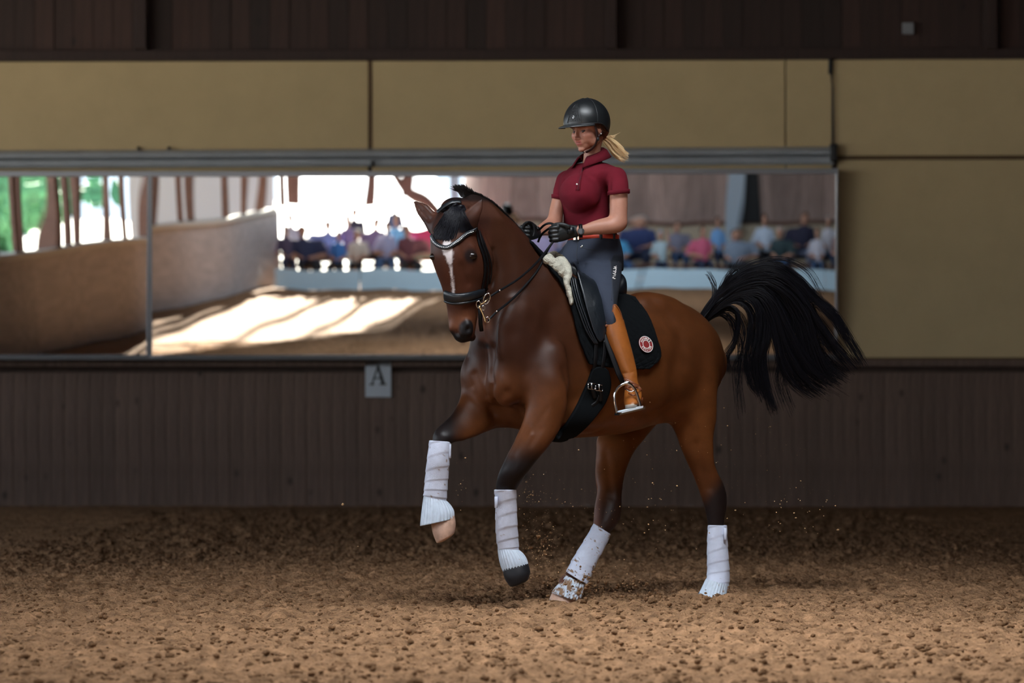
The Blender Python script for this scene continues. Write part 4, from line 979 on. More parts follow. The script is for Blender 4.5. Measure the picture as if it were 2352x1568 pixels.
# girth
g = coons([(1357, 846), (1366, 840), (1380, 840), (1391, 848)], [(1272, 1004), (1292, 1006), (1318, 1003), (1345, 998)], [(1357, 846), (1345, 880), (1322, 930), (1302, 965), (1272, 1004)], [(1391, 848), (1398, 882), (1388, 920), (1368, 955), (1345, 998)], 20, 44)
g = coons([(1357, 848), (1366, 842), (1380, 842), (1391, 850)], [(1276, 1000), (1292, 1001), (1306, 998), (1322, 990)], [(1357, 848), (1345, 880), (1322, 930), (1302, 965), (1276, 1000)], [(1391, 850), (1398, 882), (1386, 920), (1360, 956), (1322, 990)], 20, 44)
girth = sheet('girth', g, .016, .022, M_pad, None, 'bottom', None, .03); tag(girth, 'wide black padded girth strapped around the belly behind the forelegs', 'girth')
for x_, y_ in ((1352, 883), (1369, 886)):
    q = pcast(x_, y_, .034); mb = MB(); s_ = q.y/F
    w_, h_ = 8*s_, 8*s_
    loop = [q+Vector((-w_, 0, h_*.9)), q+Vector((w_, 0, h_*.7)), q+Vector((w_, 0, -h_)), q+Vector((-w_, 0, -h_*.8)), q+Vector((-w_, 0, h_*.9))]
    mb.tube(loop, .0028, 6).tube([q+Vector((0, -.004, h_*.8)), q+Vector((0, -.004, -h_*.8))], .002, 6); mb.build('buckle', M_chrome, girth)
    strap('strap_end', [(x_, y_-4), (x_+4, y_+14), (x_+8, y_+28)] if x_ < 1360 else [(x_, y_-4), (x_+6, y_+14), (x_+4, y_+32)], .022, .006, M_strap, girth, .030)
strap('strap_end', [(1372, 905), (1364, 922), (1352, 934)], .018, .006, M_strap, girth, .026); 
# stirrup leather and iron (near side)
band('stirrup_leather', [P(*p) for p in ((1384, 745, 13.635), (1390, 775, 13.615), (1404, 812, 13.595), (1420, 856, 13.585), (1434, 884, 13.585))], .026, .006, M_strap, sad, 0, (.2, -1, 0))
mb = MB()
arch = [(1419, 953), (1415, 940), (1411.5, 920), (1412.5, 903), (1420, 890), (1431, 882), (1442, 880), (1452, 886), (1461, 900), (1467, 917), (1471, 932), (1474, 941)]
mb.tube(cv([P(x_, y_, 13.465+(x_-1440)*.0004) for x_, y_ in arch], 4), .0052, 8, flat=1.3)
mb.tube([P(1431, 884, 13.475), P(1436, 876, 13.475), P(1445, 877, 13.475), P(1447, 885, 13.475)], .005, 8)
st_i = mb.build('stirrup_iron', M_chrome, sad)
a, b = P(1418, 950, 13.445), P(1475, 936, 13.505); c = (a+b)/2; ax = (b-a)/2
mb = MB().box(c, ax*1.02, Vector((.5, -1, 0)).normalized()*.028, Vector((.2, 0, 1)).normalized()*.007, .003); mb.build('tread_frame', M_chrome, st_i, False)
MB().box(c+Vector((0, -.0035, .006)), ax*.86, Vector((.5, -1, 0)).normalized()*.0265, Vector((.2, 0, 1)).normalized()*.005, .002).build('tread_pad', M_white, st_i, False)
# bridle
bri = empty('bridle', cast(bvh, 1060, 560)); tag(bri, 'black double bridle with glittering browband and padded noseband', 'bridle')
hc = lambda x_, y_: cast(bvh, x_, y_)
strap('noseband', [(1024, 677), (1032, 681), (1045, 684), (1062, 683), (1082, 679), (1098, 674), (1108, 670)], lambda t: .052-.014*t, .016, M_leather, bri, .007, hc)
strap('noseband_lower_welt', [(1025, 690), (1036, 695), (1050, 696), (1070, 694), (1092, 688), (1104, 684)], .012, .010, M_leather, bri, .009, hc)
bb = [(993, 541), (998, 554), (1007, 563), (1018, 568), (1028, 569), (1040, 563), (1054, 552), (1070, 539), (1084, 531), (1092, 526)]
strap('browband', bb, .022, .008, M_leather, bri, .008, hc)
mb = MB(); pts = _res(bb, 36)
for x_, y_ in pts[2:-3]:
    q = hc(x_, y_)
    if q is None: continue
    h_ = bvh.find_nearest(q); v, f = ell(q+h_[1]*.014, Vector((.0027, 0, 0)), Vector((0, .003, 0)), Vector((0, 0, .0027)), 5); mb.add(v, f)
mb.build('crystal_row', M_crystal, bri)['kind'] = 'stuff'
strap('cheekpiece', [(1092, 522), (1095, 540), (1100, 562), (1108, 584), (1112, 604), (1112, 630), (1107, 656), (1103, 682), (1100, 698)], .018, .006, M_strap, bri, .006, hc)
strap('cheekpiece', [(1097, 530), (1103, 555), (1112, 582), (1117, 606), (1118, 632), (1114, 660), (1110, 684), (1112, 690)], .014, .006, M_strap, bri, .010, hc)
strap('throat_strap', [(1098, 530), (1110, 560), (1121, 590), (1126, 618), (1122, 648), (1116, 680)], .013, .005, M_strap, bri, .008, hc)
strap('headpiece', [(1010, 492), (1024, 478), (1040, 470), (1056, 470)], .024, .008, M_leather, bri, .018, hc)
band('curb_strap', [P(1101, 700, 13.27), P(1103, 722, 13.27), P(1104, 745, 13.28), P(1106, 760, 13.30)], .020, .008, M_strap, bri, 0, (0, -1, 0))
def ringo(cx, cy, rx, ry, Y, r, m, tiltx=0, n=28):
    mb = MB(); pts = [P(cx+rx*math.cos(a)*math.cos(tiltx)-ry*math.sin(a)*math.sin(tiltx), cy+rx*math.cos(a)*math.sin(tiltx)+ry*math.sin(a)*math.cos(tiltx), Y+.01*math.sin(a)) for a in np.linspace(0, 2*math.pi, n)]
    mb.tube(pts, r, 6); return mb.build('bit_ring', m, bri)
ringo(1118, 686, 7, 13, 13.24, .0030, M_chrome, .35); ringo(1099, 699, 5, 8, 13.24, .003, M_chrome); ringo(1110, 707, 4, 5, 13.24, .0025, M_chrome); ringo(1120, 734, 5, 6, 13.24, .0025, M_chrome)
MB().tube(cv([P(*p) for p in ((1100, 702, 13.23), (1107, 716, 13.23), (1112, 728, 13.23), (1115, 740, 13.23))], 3), .0045, 8).build('curb_shank', M_brass, bri)
MB().tube([P(1102, 700, 13.23), P(1113, 694, 13.23), P(1122, 684, 13.24)], .0035, 8).build('bit_mouthpiece', M_brass, bri)
def rein(pts, label=None, wd=.014):
    C_ = catmull([list(p) for p in pts], 6); P3 = []
    for x_, y_, Y_ in C_:
        q = cast(bvp, x_, y_, .012); q2 = cast(bvh, x_, y_, .008); yy = Y_
        for z_ in (q, q2):
            if z_ is not None: yy = min(yy, z_.y)
        P3.append(P(x_, y_, yy))
    for _ in range(6): P3 = [P3[0]]+[(P3[i-1]+P3[i]*2+P3[i+1])/4 for i in range(1, len(P3)-1)]+[P3[-1]]
    return band('rein', P3, wd*.8, .004, M_strap, bri, 0, (.15, -1, .1))
rein([(1123, 683, 13.24), (1145, 668, 13.28), (1188, 643, 13.38), (1228, 608, 13.5), (1250, 582, 13.6), (1272, 553, 13.66)])
rein([(1121, 736, 13.24), (1140, 716, 13.28), (1175, 689, 13.38), (1215, 646, 13.5), (1240, 613, 13.6), (1256, 577, 13.64), (1271, 554, 13.66)])
rein([(1222, 512, 13.74), (1232, 520, 13.76), (1238, 528, 13.75), (1249, 517, 13.73), (1262, 512, 13.70), (1272, 515, 13.68)])
rein([(1236, 556, 13.78), (1240, 545, 13.76), (1248, 534, 13.74), (1262, 524, 13.70), (1274, 518, 13.67)])
rein([(1200, 526, 13.68), (1204, 516, 13.68), (1212, 510, 13.68), (1222, 512, 13.70), (1228, 528, 13.70), (1224, 544, 13.69)])
for x_, y_, Y_ in ((1148, 667, 13.26), (1141, 715, 13.26)): mb = MB(); v, f = ell(P(x_, y_, Y_), Vector((.005, 0, 0)), Vector((0, .005, 0)), Vector((0, 0, .005)), 6); mb.add(v, f); mb.build('rein_stud', M_chrome, bri)
# ================================================================== RIDER
M_skin = mat('skin', (.42, .20, .13), .48, noise_amt=.06, nscale=30, attr='Col', spec=.4)
M_polo = mat('burgundy_pique', (.125, .006, .015), .9, noise_amt=.07, nscale=14, bump=.0006, bscale=420, spec=.2)
M_polod = mat('burgundy_collar', (.11, .005, .013), .9, bump=.0006, bscale=400, spec=.2)
M_breech = mat('slate_breeches', (.030, .038, .060), .8, spec=.25, attr='Col', noise_amt=.08, nscale=12, bump=.0006, bscale=300)
M_seat = mat('dark_full_seat', (.022, .026, .036), .8)
M_boot = mat('tan_boot_leather', (.27, .082, .014), .36, noise_amt=.16, nscale=16, spec=.45, bump=.0006, bscale=80)
M_bootd = mat('brown_boot_leather', (.15, .042, .015), .42, noise_amt=.2, nscale=20)
M_sole = mat('pale_sole', (.30, .26, .22), .6)
M_glove = mat('black_glove', (.006, .008, .009), .5, noise_amt=.2, nscale=30, bump=.001, bscale=120, spec=.55)
M_belt = mat('red_belt', (.50, .055, .03), .45)
M_helm = mat('black_helmet', (.010, .012, .014), .36, bump=.0003, bscale=500, spec=.55)
M_helmv = mat('helmet_visor', (.03, .033, .036), .3, spec=.7)
M_hairb = mat('blond_hair', (.85, .60, .32), .5, spec=.4)
M_hairr = mat('auburn_hair', (.10, .035, .018), .6, noise_amt=.4, nscale=50)
M_chin = mat('brown_chin_strap', (.025, .010, .010), .5)
TYc = 13.97
def rt(ax, bx, py, ratio=.68, Y=TYc, e=2.3, tz=0): return ringT(ax, bx, py, Y, HL, HF, ratio, e, tz)
prt = []
# inner torso and legs (skin, almost all under clothes)
prt.append(loft([rt(1308, 1400, 402, .5), rt(1300, 1392, 440, .75), rt(1308, 1390, 490, .7), rt(1312, 1402, 540, .7), rt(1300, 1415, 590, .7)], 3, 24))
# neck
prt.append(loft([ring2(1350, 318, 1386, 318, 13.93, 1), ring2(1342, 345, 1380, 343, 13.93, .95), ring2(1339, 368, 1382, 366, 13.94, 1), ring2(1334, 388, 1390, 390, 13.95, .7)], 3, 20))
# near arm (left)
prt.append(loft([ring2(1392, 400, 1430, 398, 13.85, .9), ring2(1399, 430, 1440, 428, 13.82, .95), ring2(1400, 460, 1442, 460, 13.80, .95), ring2(1400, 485, 1441, 492, 13.79, .95), ring2(1398, 496, 1440, 518, 13.785, .9),
                 ring2(1392, 499, 1424, 533, 13.78, .95), ring2(1376, 503, 1392, 538, 13.76, .95), ring2(1358, 509, 1366, 539, 13.74, .9), ring2(1341, 516, 1344, 541, 13.72, .85), ring2(1326, 518, 1326, 542, 13.71, .8), ring2(1308, 520, 1307, 546, 13.70, .8)], 4, 24))
# far arm (right)
prt.append(loft([ring2(1284, 404, 1316, 398, 14.08, .9), ring2(1273, 430, 1303, 436, 14.06, .95), ring2(1268, 455, 1296, 462, 14.03, .95), ring2(1262, 480, 1294, 490, 14.0, .95), ring2(1258, 498, 1288, 522, 13.96, .95),
                 ring2(1250, 506, 1270, 540, 13.9, .9), ring2(1240, 514, 1250, 541, 13.84, .85), ring2(1230, 522, 1236, 544, 13.79, .8), ring2(1218, 524, 1222, 546, 13.76, .8)], 4, 24))
# thighs and calves, under breeches and boots
prt.append(loft([rt(1330, 1424, 600, .8, 13.93), ring2(1345, 632, 1424, 634, 13.80, .8), ring2(1375, 665, 1420, 668, 13.70, .8), ring2(1388, 700, 1416, 705, 13.65, .9), ring2(1394, 750, 1430, 750, 13.63, .9), ring2(1402, 790, 1443, 790, 13.625, .9), ring2(1420, 840, 1456, 838, 13.62, .9), ring2(1438, 880, 1464, 880, 13.61, .9)], 3, 20))
def farp(px, py, l, r): c = lat(px, py, l); return (c, Vector((r, 0, 0)), Vector((0, r, 0)), 2)
prt.append(loft([farp(1335, 600, -.08, .09), farp(1290, 620, -.20, .085), farp(1240, 655, -.33, .07), farp(1205, 700, -.40, .058)], 3, 18))
prt.append(loft([farp(1205, 700, -.40, .055), farp(1215, 760, -.43, .055), farp(1240, 830, -.44, .05), farp(1262, 890, -.44, .035)], 3, 18))
# head in its own frame
HC = P(1350, 292, 13.88); cw = math.radians(46); pt = math.radians(13); HS = .93
hs = Vector((math.sin(cw), -math.cos(cw), 0)); hf0 = Vector((-math.cos(cw), -math.sin(cw), 0)); hf = (hf0*math.cos(pt)-UP*math.sin(pt)); hu = (UP*math.cos(pt)+hf0*math.sin(pt))
def HP(f_, s_, u_): return HC+(hf*f_+hs*s_+hu*u_)*HS
def hel(f_, s_, u_, rf, rs, ru, n=14): prt.append(ell(HP(f_, s_, u_), hf*rf*HS, hs*rs*HS, hu*ru*HS, n))
hel(-.004, 0, .030, .096, .074, .100); hel(.030, 0, -.040, .055, .062, .068); hel(.052, 0, -.082, .034, .040, .034); hel(.074, 0, -.106, .018, .021, .015)
for s in (-1, 1):
    hel(.050, s*.036, -.034, .036, .030, .034); hel(.080, s*.030, .016, .014, .024, .010); hel(.016, s*.046, -.070, .042, .020, .030); hel(.034, s*.030, -.048, .050, .034, .045)
    hel(-.006, s*.076, -.014, .018, .008, .032)
    hel(.094, s*.011, -.047, .011, .008, .008)
hel(.087, 0, -.008, .012, .008, .022); hel(.096, 0, -.026, .012, .0085, .020); hel(.106, 0, -.043, .012, .0095, .010)
hel(.086, 0, -.064, .013, .024, .010); hel(.091, 0, -.0625, .010, .017, .0055); hel(.089, 0, -.0755, .010, .015, .0065); hel(.078, 0, -.066, .018, .030, .028)
person = union('person', prt, M_skin, .0040, 4, .5)
tag(person, 'rider in burgundy polo shirt and black helmet sitting upright with both hands on the reins', 'person')
V = getv(person.data); nn_ = getn(person.data)
Q = (V-np.array(HC))/HS; qf = Q@np.array(hf); qs = Q@np.array(hs); qu = Q@np.array(hu)
def hg(f_, s_, u_, r): return np.exp(-(((qf-f_)**2+(qs-s_)**2+(qu-u_)**2)/(r*r)))
disp = np.zeros(len(V))
for s in (-1, 1): disp -= .007*hg(.080, s*.031, -.007, .015); disp += .0035*hg(.078, s*.032, -.010, .009)
disp -= .004*hg(.096, 0, -.0695, .007)*0; disp -= .003*np.exp(-((qu+.069)/.0022)**2)*(qf > .075)*(np.abs(qs) < .020)
V += nn_*disp[:, None]; setv(person.data, V)
sk = np.array([.40, .185, .125]); C = np.tile(sk, (len(V), 1))
hd_ = (qf > .03)&(qu < .06)&(qu > -.13)
blend([.50, .17, .13], .5*hg(.06, .042, -.030, .03)+.5*hg(.06, -.042, -.030, .03)+.35*hg(.11, 0, -.038, .018))
blend([.40, .09, .085], np.clip((np.exp(-((qu+.0625)/.005)**2)+np.exp(-((qu+.0755)/.006)**2)), 0, 1)*(np.abs(qs) < .020)*(qf > .080)*.85)
blend([.06, .02, .02], np.exp(-((qu+.069)/.0018)**2)*(np.abs(qs) < .017)*(qf > .078)*.8)
for s in (-1, 1):
    a = np.abs(qs-s*.031); bro = np.exp(-((qu-.012-.1*(a-.01))/.0035)**2)*(a < .019)*(qf > .05); blend([.12, .055, .03], bro*.75)
    blend([.10, .045, .035], np.exp(-((qu+.0125-.006*(1-(a/.016)**2))/.0026)**2)*(a < .016)*(qf > .055)*.8)
    blend([.22, .10, .08], np.exp(-((qu+.001-.004*(1-(a/.016)**2))/.003)**2)*(a < .016)*(qf > .055)*.5)
blend([.36, .15, .11], hg(-.006, .08, -.014, .02)*.3)
setcol(person.data, C)
for s in (-1, 1):
    v, f = ell(HP(.0685, s*.031, -.0125), hf*.0120, hs*.012, hu*.0065, 10); o = mesh_obj('eye', v, f, mat('eye_white', (.09, .06, .055), .3), person)
    v, f = ell(HP(.0768, s*.031, -.0145), hf*.0050, hs*.0062, hu*.0045, 8); mesh_obj('iris', v, f, M_eye, o)
v, f = ell(HP(-.004, .084, -.042), hf*.0035, hs*.0035, hu*.0035, 6); mesh_obj('earring', v, f, M_crystal, person)
# polo shirt
pp = []
pp.append(loft([rt(1318, 1398, 378, .7), rt(1296, 1424, 396, .62), rt(1288, 1418, 416, .68), rt(1287, 1402, 440, .78), rt(1292, 1398, 465, .74), rt(1296, 1397, 490, .72), rt(1298, 1402, 515, .72), rt(1304, 1414, 538, .72), rt(1306, 1418, 548, .72)], 4, 36, endf=(.15, .2)))
pp.append(ell(P(1332, 444, 13.885), HF*.088, HL*.120, UP*.100, 20))
pp.append(loft([ring2(1392, 386, 1424, 384, 13.86, .9), ring2(1393, 402, 1438, 396, 13.84, .95), ring2(1395, 425, 1443, 418, 13.82, 1), ring2(1396, 446, 1445, 441, 13.80, 1.03)], 4, 28, endf=(.08, .1)))
pp.append(loft([ring2(1294, 392, 1322, 390, 14.07, .9), ring2(1280, 404, 1316, 402, 14.07, .95), ring2(1273, 425, 1305, 430, 14.05, 1), ring2(1267, 452, 1294, 458, 14.03, 1.05)], 4, 28, endf=(.08, .08)))
polo = union('polo_shirt', pp, M_polo, .0065, 20, .6, person)
V = getv(polo.data); nn_ = getn(polo.data); x_ = 1176+F*V[:, 0]/V[:, 1]; y_ = YH-F*(V[:, 2]-CH)/V[:, 1]
fold = lambda pts, r, d: d*np.exp(-(seg_dist(V, [P(a, b, c_) for a, b, c_ in pts])/r)**2)
dd = fold([(1395, 400, 13.78), (1396, 430, 13.78), (1397, 450, 13.78)], .016, -.014)+fold([(1292, 415, 13.95), (1291, 445, 13.95)], .014, -.010)
dd += fold([(1390, 450, 13.83), (1360, 480, 13.80), (1330, 500, 13.80)], .02, .006)+fold([(1385, 480, 13.83), (1350, 505, 13.8)], .016, -.005)+fold([(1310, 500, 13.82), (1340, 520, 13.82), (1390, 525, 13.84)], .014, .006)
dd += fold([(1302, 512, 13.84), (1340, 530, 13.83), (1400, 534, 13.86)], .010, -.006)+.004*(vnoise(x_, y_, .06, 71)-.5)
V += nn_*dd[:, None]; setv(polo.data, V)
bpy.context.view_layer.update(); bvs = bvh_of(polo)
sc_ = lambda x, y: cast(bvs, x, y)
def cuff(name, a, m):
    mb = MB(); c_, u, v, e = a; n = 28
    for k, (s_, dz) in enumerate(((1.0, .010), (1.045, .009), (1.045, -.010), (.98, -.011))):
        for i in range(n): q = 2*math.pi*i/n; mb.v.append(c_+(u*math.cos(q)+v*math.sin(q))*s_+UP*dz)
    for k in range(3):
        for i in range(n): mb.f.append((k*n+i, k*n+(i+1) % n, (k+1)*n+(i+1) % n, (k+1)*n+i))
    return mb.build(name, m, polo)
cuff('sleeve_cuff', ring2(1396, 444, 1446, 439, 13.80, 1.03), M_polod); cuff('sleeve_cuff', ring2(1267, 450, 1295, 456, 14.03, 1.05), M_polod)
# collar: turned-down band open at the front
def collar():
    vs, fs = [], []; n = 40; cN = P(1360, 366, 13.95)
    for j, (ra, rb, z0) in enumerate(((.058, .055, .016), (.062, .059, .030), (.074, .070, .022), (.098, .090, -.012))):
        for i in range(n+1):
            a = math.radians(22+(360-44)*i/n); back = (1-math.cos(a))/2; fr_ = 1-back
            pnt = (fr_**5)*.020 if j == 3 else 0
            p = cN+HF*math.cos(a)*(rb+pnt)+HL*math.sin(a)*(ra+pnt*.3)+UP*(z0+.030*back-.024*fr_-pnt*1.0)
            vs.append(p)
    for j in range(3):
        for i in range(n): fs.append((j*(n+1)+i, j*(n+1)+i+1, (j+1)*(n+1)+i+1, (j+1)*(n+1)+i))
    return vs, fs
v, f = collar(); o = mesh_obj('collar', v, f, M_polod, polo); sd = o.modifiers.new('s', 'SOLIDIFY'); sd.thickness = .004
strapS = lambda name, pts, wd, th, m, parent, off: band(name, [q for q in (sc_(a, b) for a, b in [tuple(z) for z in catmull([list(p) for p in pts], 5)]) if q is not None], wd, th, m, parent, off, (-.5, -1, .1))
o = strapS('placket', [(1337, 386), (1333, 400), (1329, 420), (1327, 437)], .024, .005, M_polod, polo, .001)
strapS('placket_edge', [(1340, 384), (1336, 400), (1331, 420), (1328, 437)], .004, .004, mat('dark_seam', (.03, .004, .008), .8), polo, .0035)
for x, y in ((1349, 377), (1325, 423)):
    q = sc_(x, y) or P(x, y, 13.82); v, f = ell(q+Vector((0, -.006, 0)), Vector((.005, 0, 0)), Vector((0, .003, 0)), Vector((0, 0, .005)), 6); mesh_obj('button', v, f, M_pale, polo)
# bare throat patch inside the open collar
# breeches
bp = []
bp.append(loft([rt(1307, 1420, 549, .72), rt(1301, 1424, 565, .74), rt(1294, 1428, 585, .78), rt(1292, 1429, 606, .8), rt(1300, 1429, 622, .8)], 4, 36, endf=(.1, .5)))
bp.append(loft([ring2(1312, 600, 1429, 606, 13.88, .72), ring2(1328, 626, 1428, 630, 13.81, .72), ring2(1352, 648, 1426, 652, 13.74, .78), ring2(1370, 672, 1421, 676, 13.68, .85), ring2(1381, 700, 1418, 704, 13.64, .95), ring2(1386, 728, 1424, 730, 13.63, 1), ring2(1390, 752, 1430, 752, 13.63, .9)], 4, 30, endf=(.2, .2)))
bp.append(loft([(P(1318, 590, 14.0), HL*.10, UP*.10, 2), farp(1295, 606, -.16, .098), farp(1262, 632, -.27, .088), farp(1225, 665, -.37, .074), farp(1200, 700, -.41, .065)], 4, 24))
bre = union('breeches', bp, M_breech, .0065, 6, .5, person)
V = getv(bre.data); nn_ = getn(bre.data)
dd = fold([(1345, 560, 13.82), (1342, 590, 13.80), (1345, 622, 13.78)], .010, -.006)
for a, b, c_, d_ in ((1340, 588, 1390, 576), (1345, 600, 1405, 592), (1350, 614, 1400, 610), (1330, 600, 1302, 580), (1352, 628, 1385, 624)):
    dd += fold([(a, b, 13.79), ((a+c_)/2, (b+d_)/2-1, 13.78), (c_, d_, 13.8)], .010, .006)+fold([(a, b+7, 13.79), (c_, d_+7, 13.8)], .008, -.004)
V += nn_*dd[:, None]; setv(bre.data, V); bvb = bvh_of(bre)
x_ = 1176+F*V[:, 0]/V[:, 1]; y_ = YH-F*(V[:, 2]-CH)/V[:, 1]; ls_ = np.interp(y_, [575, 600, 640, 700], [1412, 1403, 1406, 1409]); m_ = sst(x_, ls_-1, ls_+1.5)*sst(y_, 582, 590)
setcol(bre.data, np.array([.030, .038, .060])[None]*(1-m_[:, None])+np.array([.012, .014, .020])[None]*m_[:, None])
bc = lambda x, y: cast(bvb, x, y)
def bstrap(name, pts, wd, th, m, parent, off): 
    return band(name, [q for q in (bc(a, b) for a, b in [tuple(z) for z in catmull([list(p) for p in pts], 5)]) if q is not None], wd, th, m, parent, off, (-.1, -1, .1))
bstrap('fly_seam', [(1328, 552), (1326, 570), (1325, 590), (1328, 606)], .004, .003, M_seat, bre, .001)
bstrap('side_seam', [(1400, 590), (1404, 620), (1406, 650), (1405, 690)], .003, .003, M_seat, bre, .001)
bstrap('pocket_seam', [(1334, 566), (1350, 572), (1372, 574)], .004, .003, M_seat, bre, .001)
q = bc(1336, 566)
if q is not None: v, f = ell(q+Vector((0, -.006, 0)), Vector((.007, 0, .004)), Vector((0, .003, 0)), Vector((-.001, 0, .006)), 6); mesh_obj('metal_tab', v, f, M_chrome, bre)
# lettering down the thigh
def tfn(i, n):
    t = (i+.5)/n; x, y = 1411.5-t*-2.5-2.0*0, 641-t*30; x = 1410+t*3.5; q = bc(x, y) or P(x, y, 13.7)
    up_ = Vector((-1, -.05, -.12)).normalized(); nn = Vector((-.1, -1, 0)); nn = (nn-up_*nn.dot(up_)).normalized(); xx = up_.cross(nn)
    M = Matrix((xx, up_, nn)).transposed().to_4x4(); M.translation = q+Vector((0, -.004, 0)); return M
glyph_text('PIKEUR', .0200, M_pale, 'lettering', bre, tfn)
# belt
vs, fs = [], []
n = 48
for dy, sc2 in ((-5.5, 1.0), (-5, 1.03), (5, 1.03), (5.5, 1.0)):
    c_, u, v, e = rt(1306, 1420, 546+dy, .74)
    for i in range(n): q = 2*math.pi*i/n; vs.append(c_+(u*math.cos(q)+v*math.sin(q))*sc2)
for j in range(3):
    for i in range(n): fs.append((j*n+i, j*n+(i+1) % n, (j+1)*n+(i+1) % n, (j+1)*n+i))
belt = mesh_obj('belt', vs, fs, M_belt, person)
c_, u, v, e = rt(1306, 1420, 546, .74)
bk = c_+HF*(v.length*1.05); MB().box(bk, HL*.020, HF*.003, UP*.014, .002).build('buckle', M_brass, belt, False)
for a in (-50, 5, 40):
    q = math.radians(a); p = c_+u*math.sin(q+.9)*1.04+v*math.cos(q+.9)*1.04; MB().box(p, HL*.006, HF*.006, UP*.016, .002).build('belt_loop', M_seat, belt, False)
# boots
bo = []
bo.append(loft([ring2(1386, 740, 1433, 735, 13.640, .95), ring2(1389, 762, 1440, 760, 13.635, .95), ring2(1396, 788, 1447, 786, 13.630, .95), ring2(1406, 815, 1454, 812, 13.625, .95), ring2(1416, 838, 1459, 833, 13.620, .95), ring2(1425, 858, 1463, 852, 13.615, .95), ring2(1432, 876, 1465, 872, 13.605, .95), ring2(1436, 894, 1470, 892, 13.605, 1)], 4, 28, endf=(.1, .4)))
bo.append(loft([ring2(1407, 700, 1415, 698, 13.620, 2.2), ring2(1400, 712, 1421, 706, 13.630, 1.5), ring2(1394, 728, 1427, 718, 13.640, 1.25), ring2(1388, 745, 1433, 738, 13.640, 1.0)], 4, 24, endf=(.2, .2)))
bo.append(loft([ring2(1436, 884, 1468, 882, 13.615, 1.1), ring2(1434, 900, 1474, 900, 13.595, 1.2), ring2(1433, 914, 1474, 914, 13.555, 1.5), ring2(1433, 927, 1470, 925, 13.525, 1.7), ring2(1435, 934, 1463, 930, 13.505, 1.5)], 4, 24, endf=(.3, .2)))
boot = union('boot', bo, M_boot, .0045, 4, .5, person)
V = getv(boot.data); nn_ = getn(boot.data)
dd = fold([(1430, 858, 13.585), (1446, 856, 13.565), (1462, 850, 13.585)], .008, -.004)+fold([(1432, 872, 13.575), (1450, 868, 13.555), (1466, 866, 13.585)], .007, -.004)+fold([(1436, 890, 13.565), (1455, 888, 13.545), (1470, 886, 13.585)], .007, -.005)+fold([(1434, 904, 13.545), (1452, 902, 13.505), (1470, 902, 13.545)], .006, -.003)
V += nn_*dd[:, None]; setv(boot.data, V); bvo = bvh_of(boot)
oc = lambda x, y: cast(bvo, x, y)
def ostrap(name, pts, wd, th, m, off=.002): 
    return band(name, [q for q in (oc(a, b) for a, b in [tuple(z) for z in catmull([list(p) for p in pts], 5)]) if q is not None], wd, th, m, boot, off, (-.1, -1, .1))
ostrap('ankle_seam', [(1434, 870), (1450, 878), (1466, 886)], .012, .003, M_bootd); ostrap('spur_strap', [(1436, 892), (1450, 886), (1464, 888), (1472, 896)], .016, .005, M_bootd, .003)
ostrap('top_edge', [(1388, 742), (1396, 738), (1402, 730), (1406, 716), (1410, 701), (1416, 704), (1424, 716), (1430, 734)], .004, .003, M_bootd)
ostrap('lace', [(1442, 892), (1452, 898), (1462, 893)], .006, .004, M_bootd, .005); ostrap('lace', [(1445, 903), (1455, 908), (1465, 903)], .006, .004, M_bootd, .005)
v, f = ell(oc(1393, 748)+Vector((0, -.004, 0)), Vector((.007, 0, 0)), Vector((0, .004, 0)), Vector((0, 0, .007)), 8); mesh_obj('boot_button', v, f, M_bootd, boot)
mb = MB(); mb.tube(cv([P(*p) for p in ((1436, 893, 13.525), (1450, 900, 13.505), (1462, 890, 13.525), (1471, 899, 13.565))], 3), .0018, 6)
mb.build('spur', M_chrome, boot)
v, f = loft([ring2(1435, 930, 1464, 926, 13.505, 1.6), ring2(1436, 938, 1464, 934, 13.505, 1.6)], 2, 22, endf=(.05, .05)); mesh_obj('sole', v, f, M_sole, boot)
v, f = loft([ring2(1460, 915, 1477, 912, 13.625, 1.3), ring2(1461, 930, 1476, 927, 13.625, 1.3)], 2, 18, endf=(.05, .05)); mesh_obj('heel', v, f, M_bootd, boot)
fb = loft([farp(1203, 705, -.41, .066), farp(1214, 760, -.435, .066), farp(1240, 830, -.445, .058), farp(1262, 885, -.45, .042), farp(1262, 905, -.45, .045)], 4, 22)
fc = loft([farp(1268, 900, -.45, .038), farp(1250, 915, -.46, .042), farp(1225, 925, -.47, .03)], 3, 18)
union('boot', [fb, fc], M_boot, .006, 3, .5, person)
# gloves
def finger(pts, r): 
    A = [Vector(p) for p in pts]; mb = MB(); C_ = cv(A, 4); n = len(C_); mb.tube(C_, [r*(1-.22*i/(n-1)) for i in range(n)], 10)
    out = [(mb.v, mb.f)]
    for p, rr in ((C_[0], r), (C_[-1], r*.8)): out.append(ell(p, Vector((rr, 0, 0)), Vector((0, rr, 0)), Vector((0, 0, rr)), 6))
    return out
gl = [loft([ring2(1325, 517, 1325, 545, 13.71, .7), ring2(1312, 516, 1311, 548, 13.70, .62), ring2(1299, 515, 1297, 553, 13.69, .55), ring2(1287, 516, 1283, 556, 13.68, .5), ring2(1278, 519, 1275, 554, 13.675, .5)], 3, 20)]
for k in range(4):
    y0 = 522+k*9.2; xx = 1281-(2-abs(k-1.2))*1.5
    gl += finger([P(xx, y0, 13.662), P(xx-11, y0+1, 13.66), P(xx-16, y0+3, 13.682), P(xx-10, y0+4, 13.712), P(xx, y0+4, 13.715)], .0112-.0006*k)
gl += finger([P(1306, 521, 13.67), P(1294, 516, 13.665), P(1280, 515, 13.67), P(1270, 518, 13.68)], .0118)
g1_ = union('glove', gl, M_glove, .0030, 2, .5, person)
gc = bvh_of(g1_)
ct_ = lambda x, y: cast(gc, x, y)
q = ct_(1311, 529)
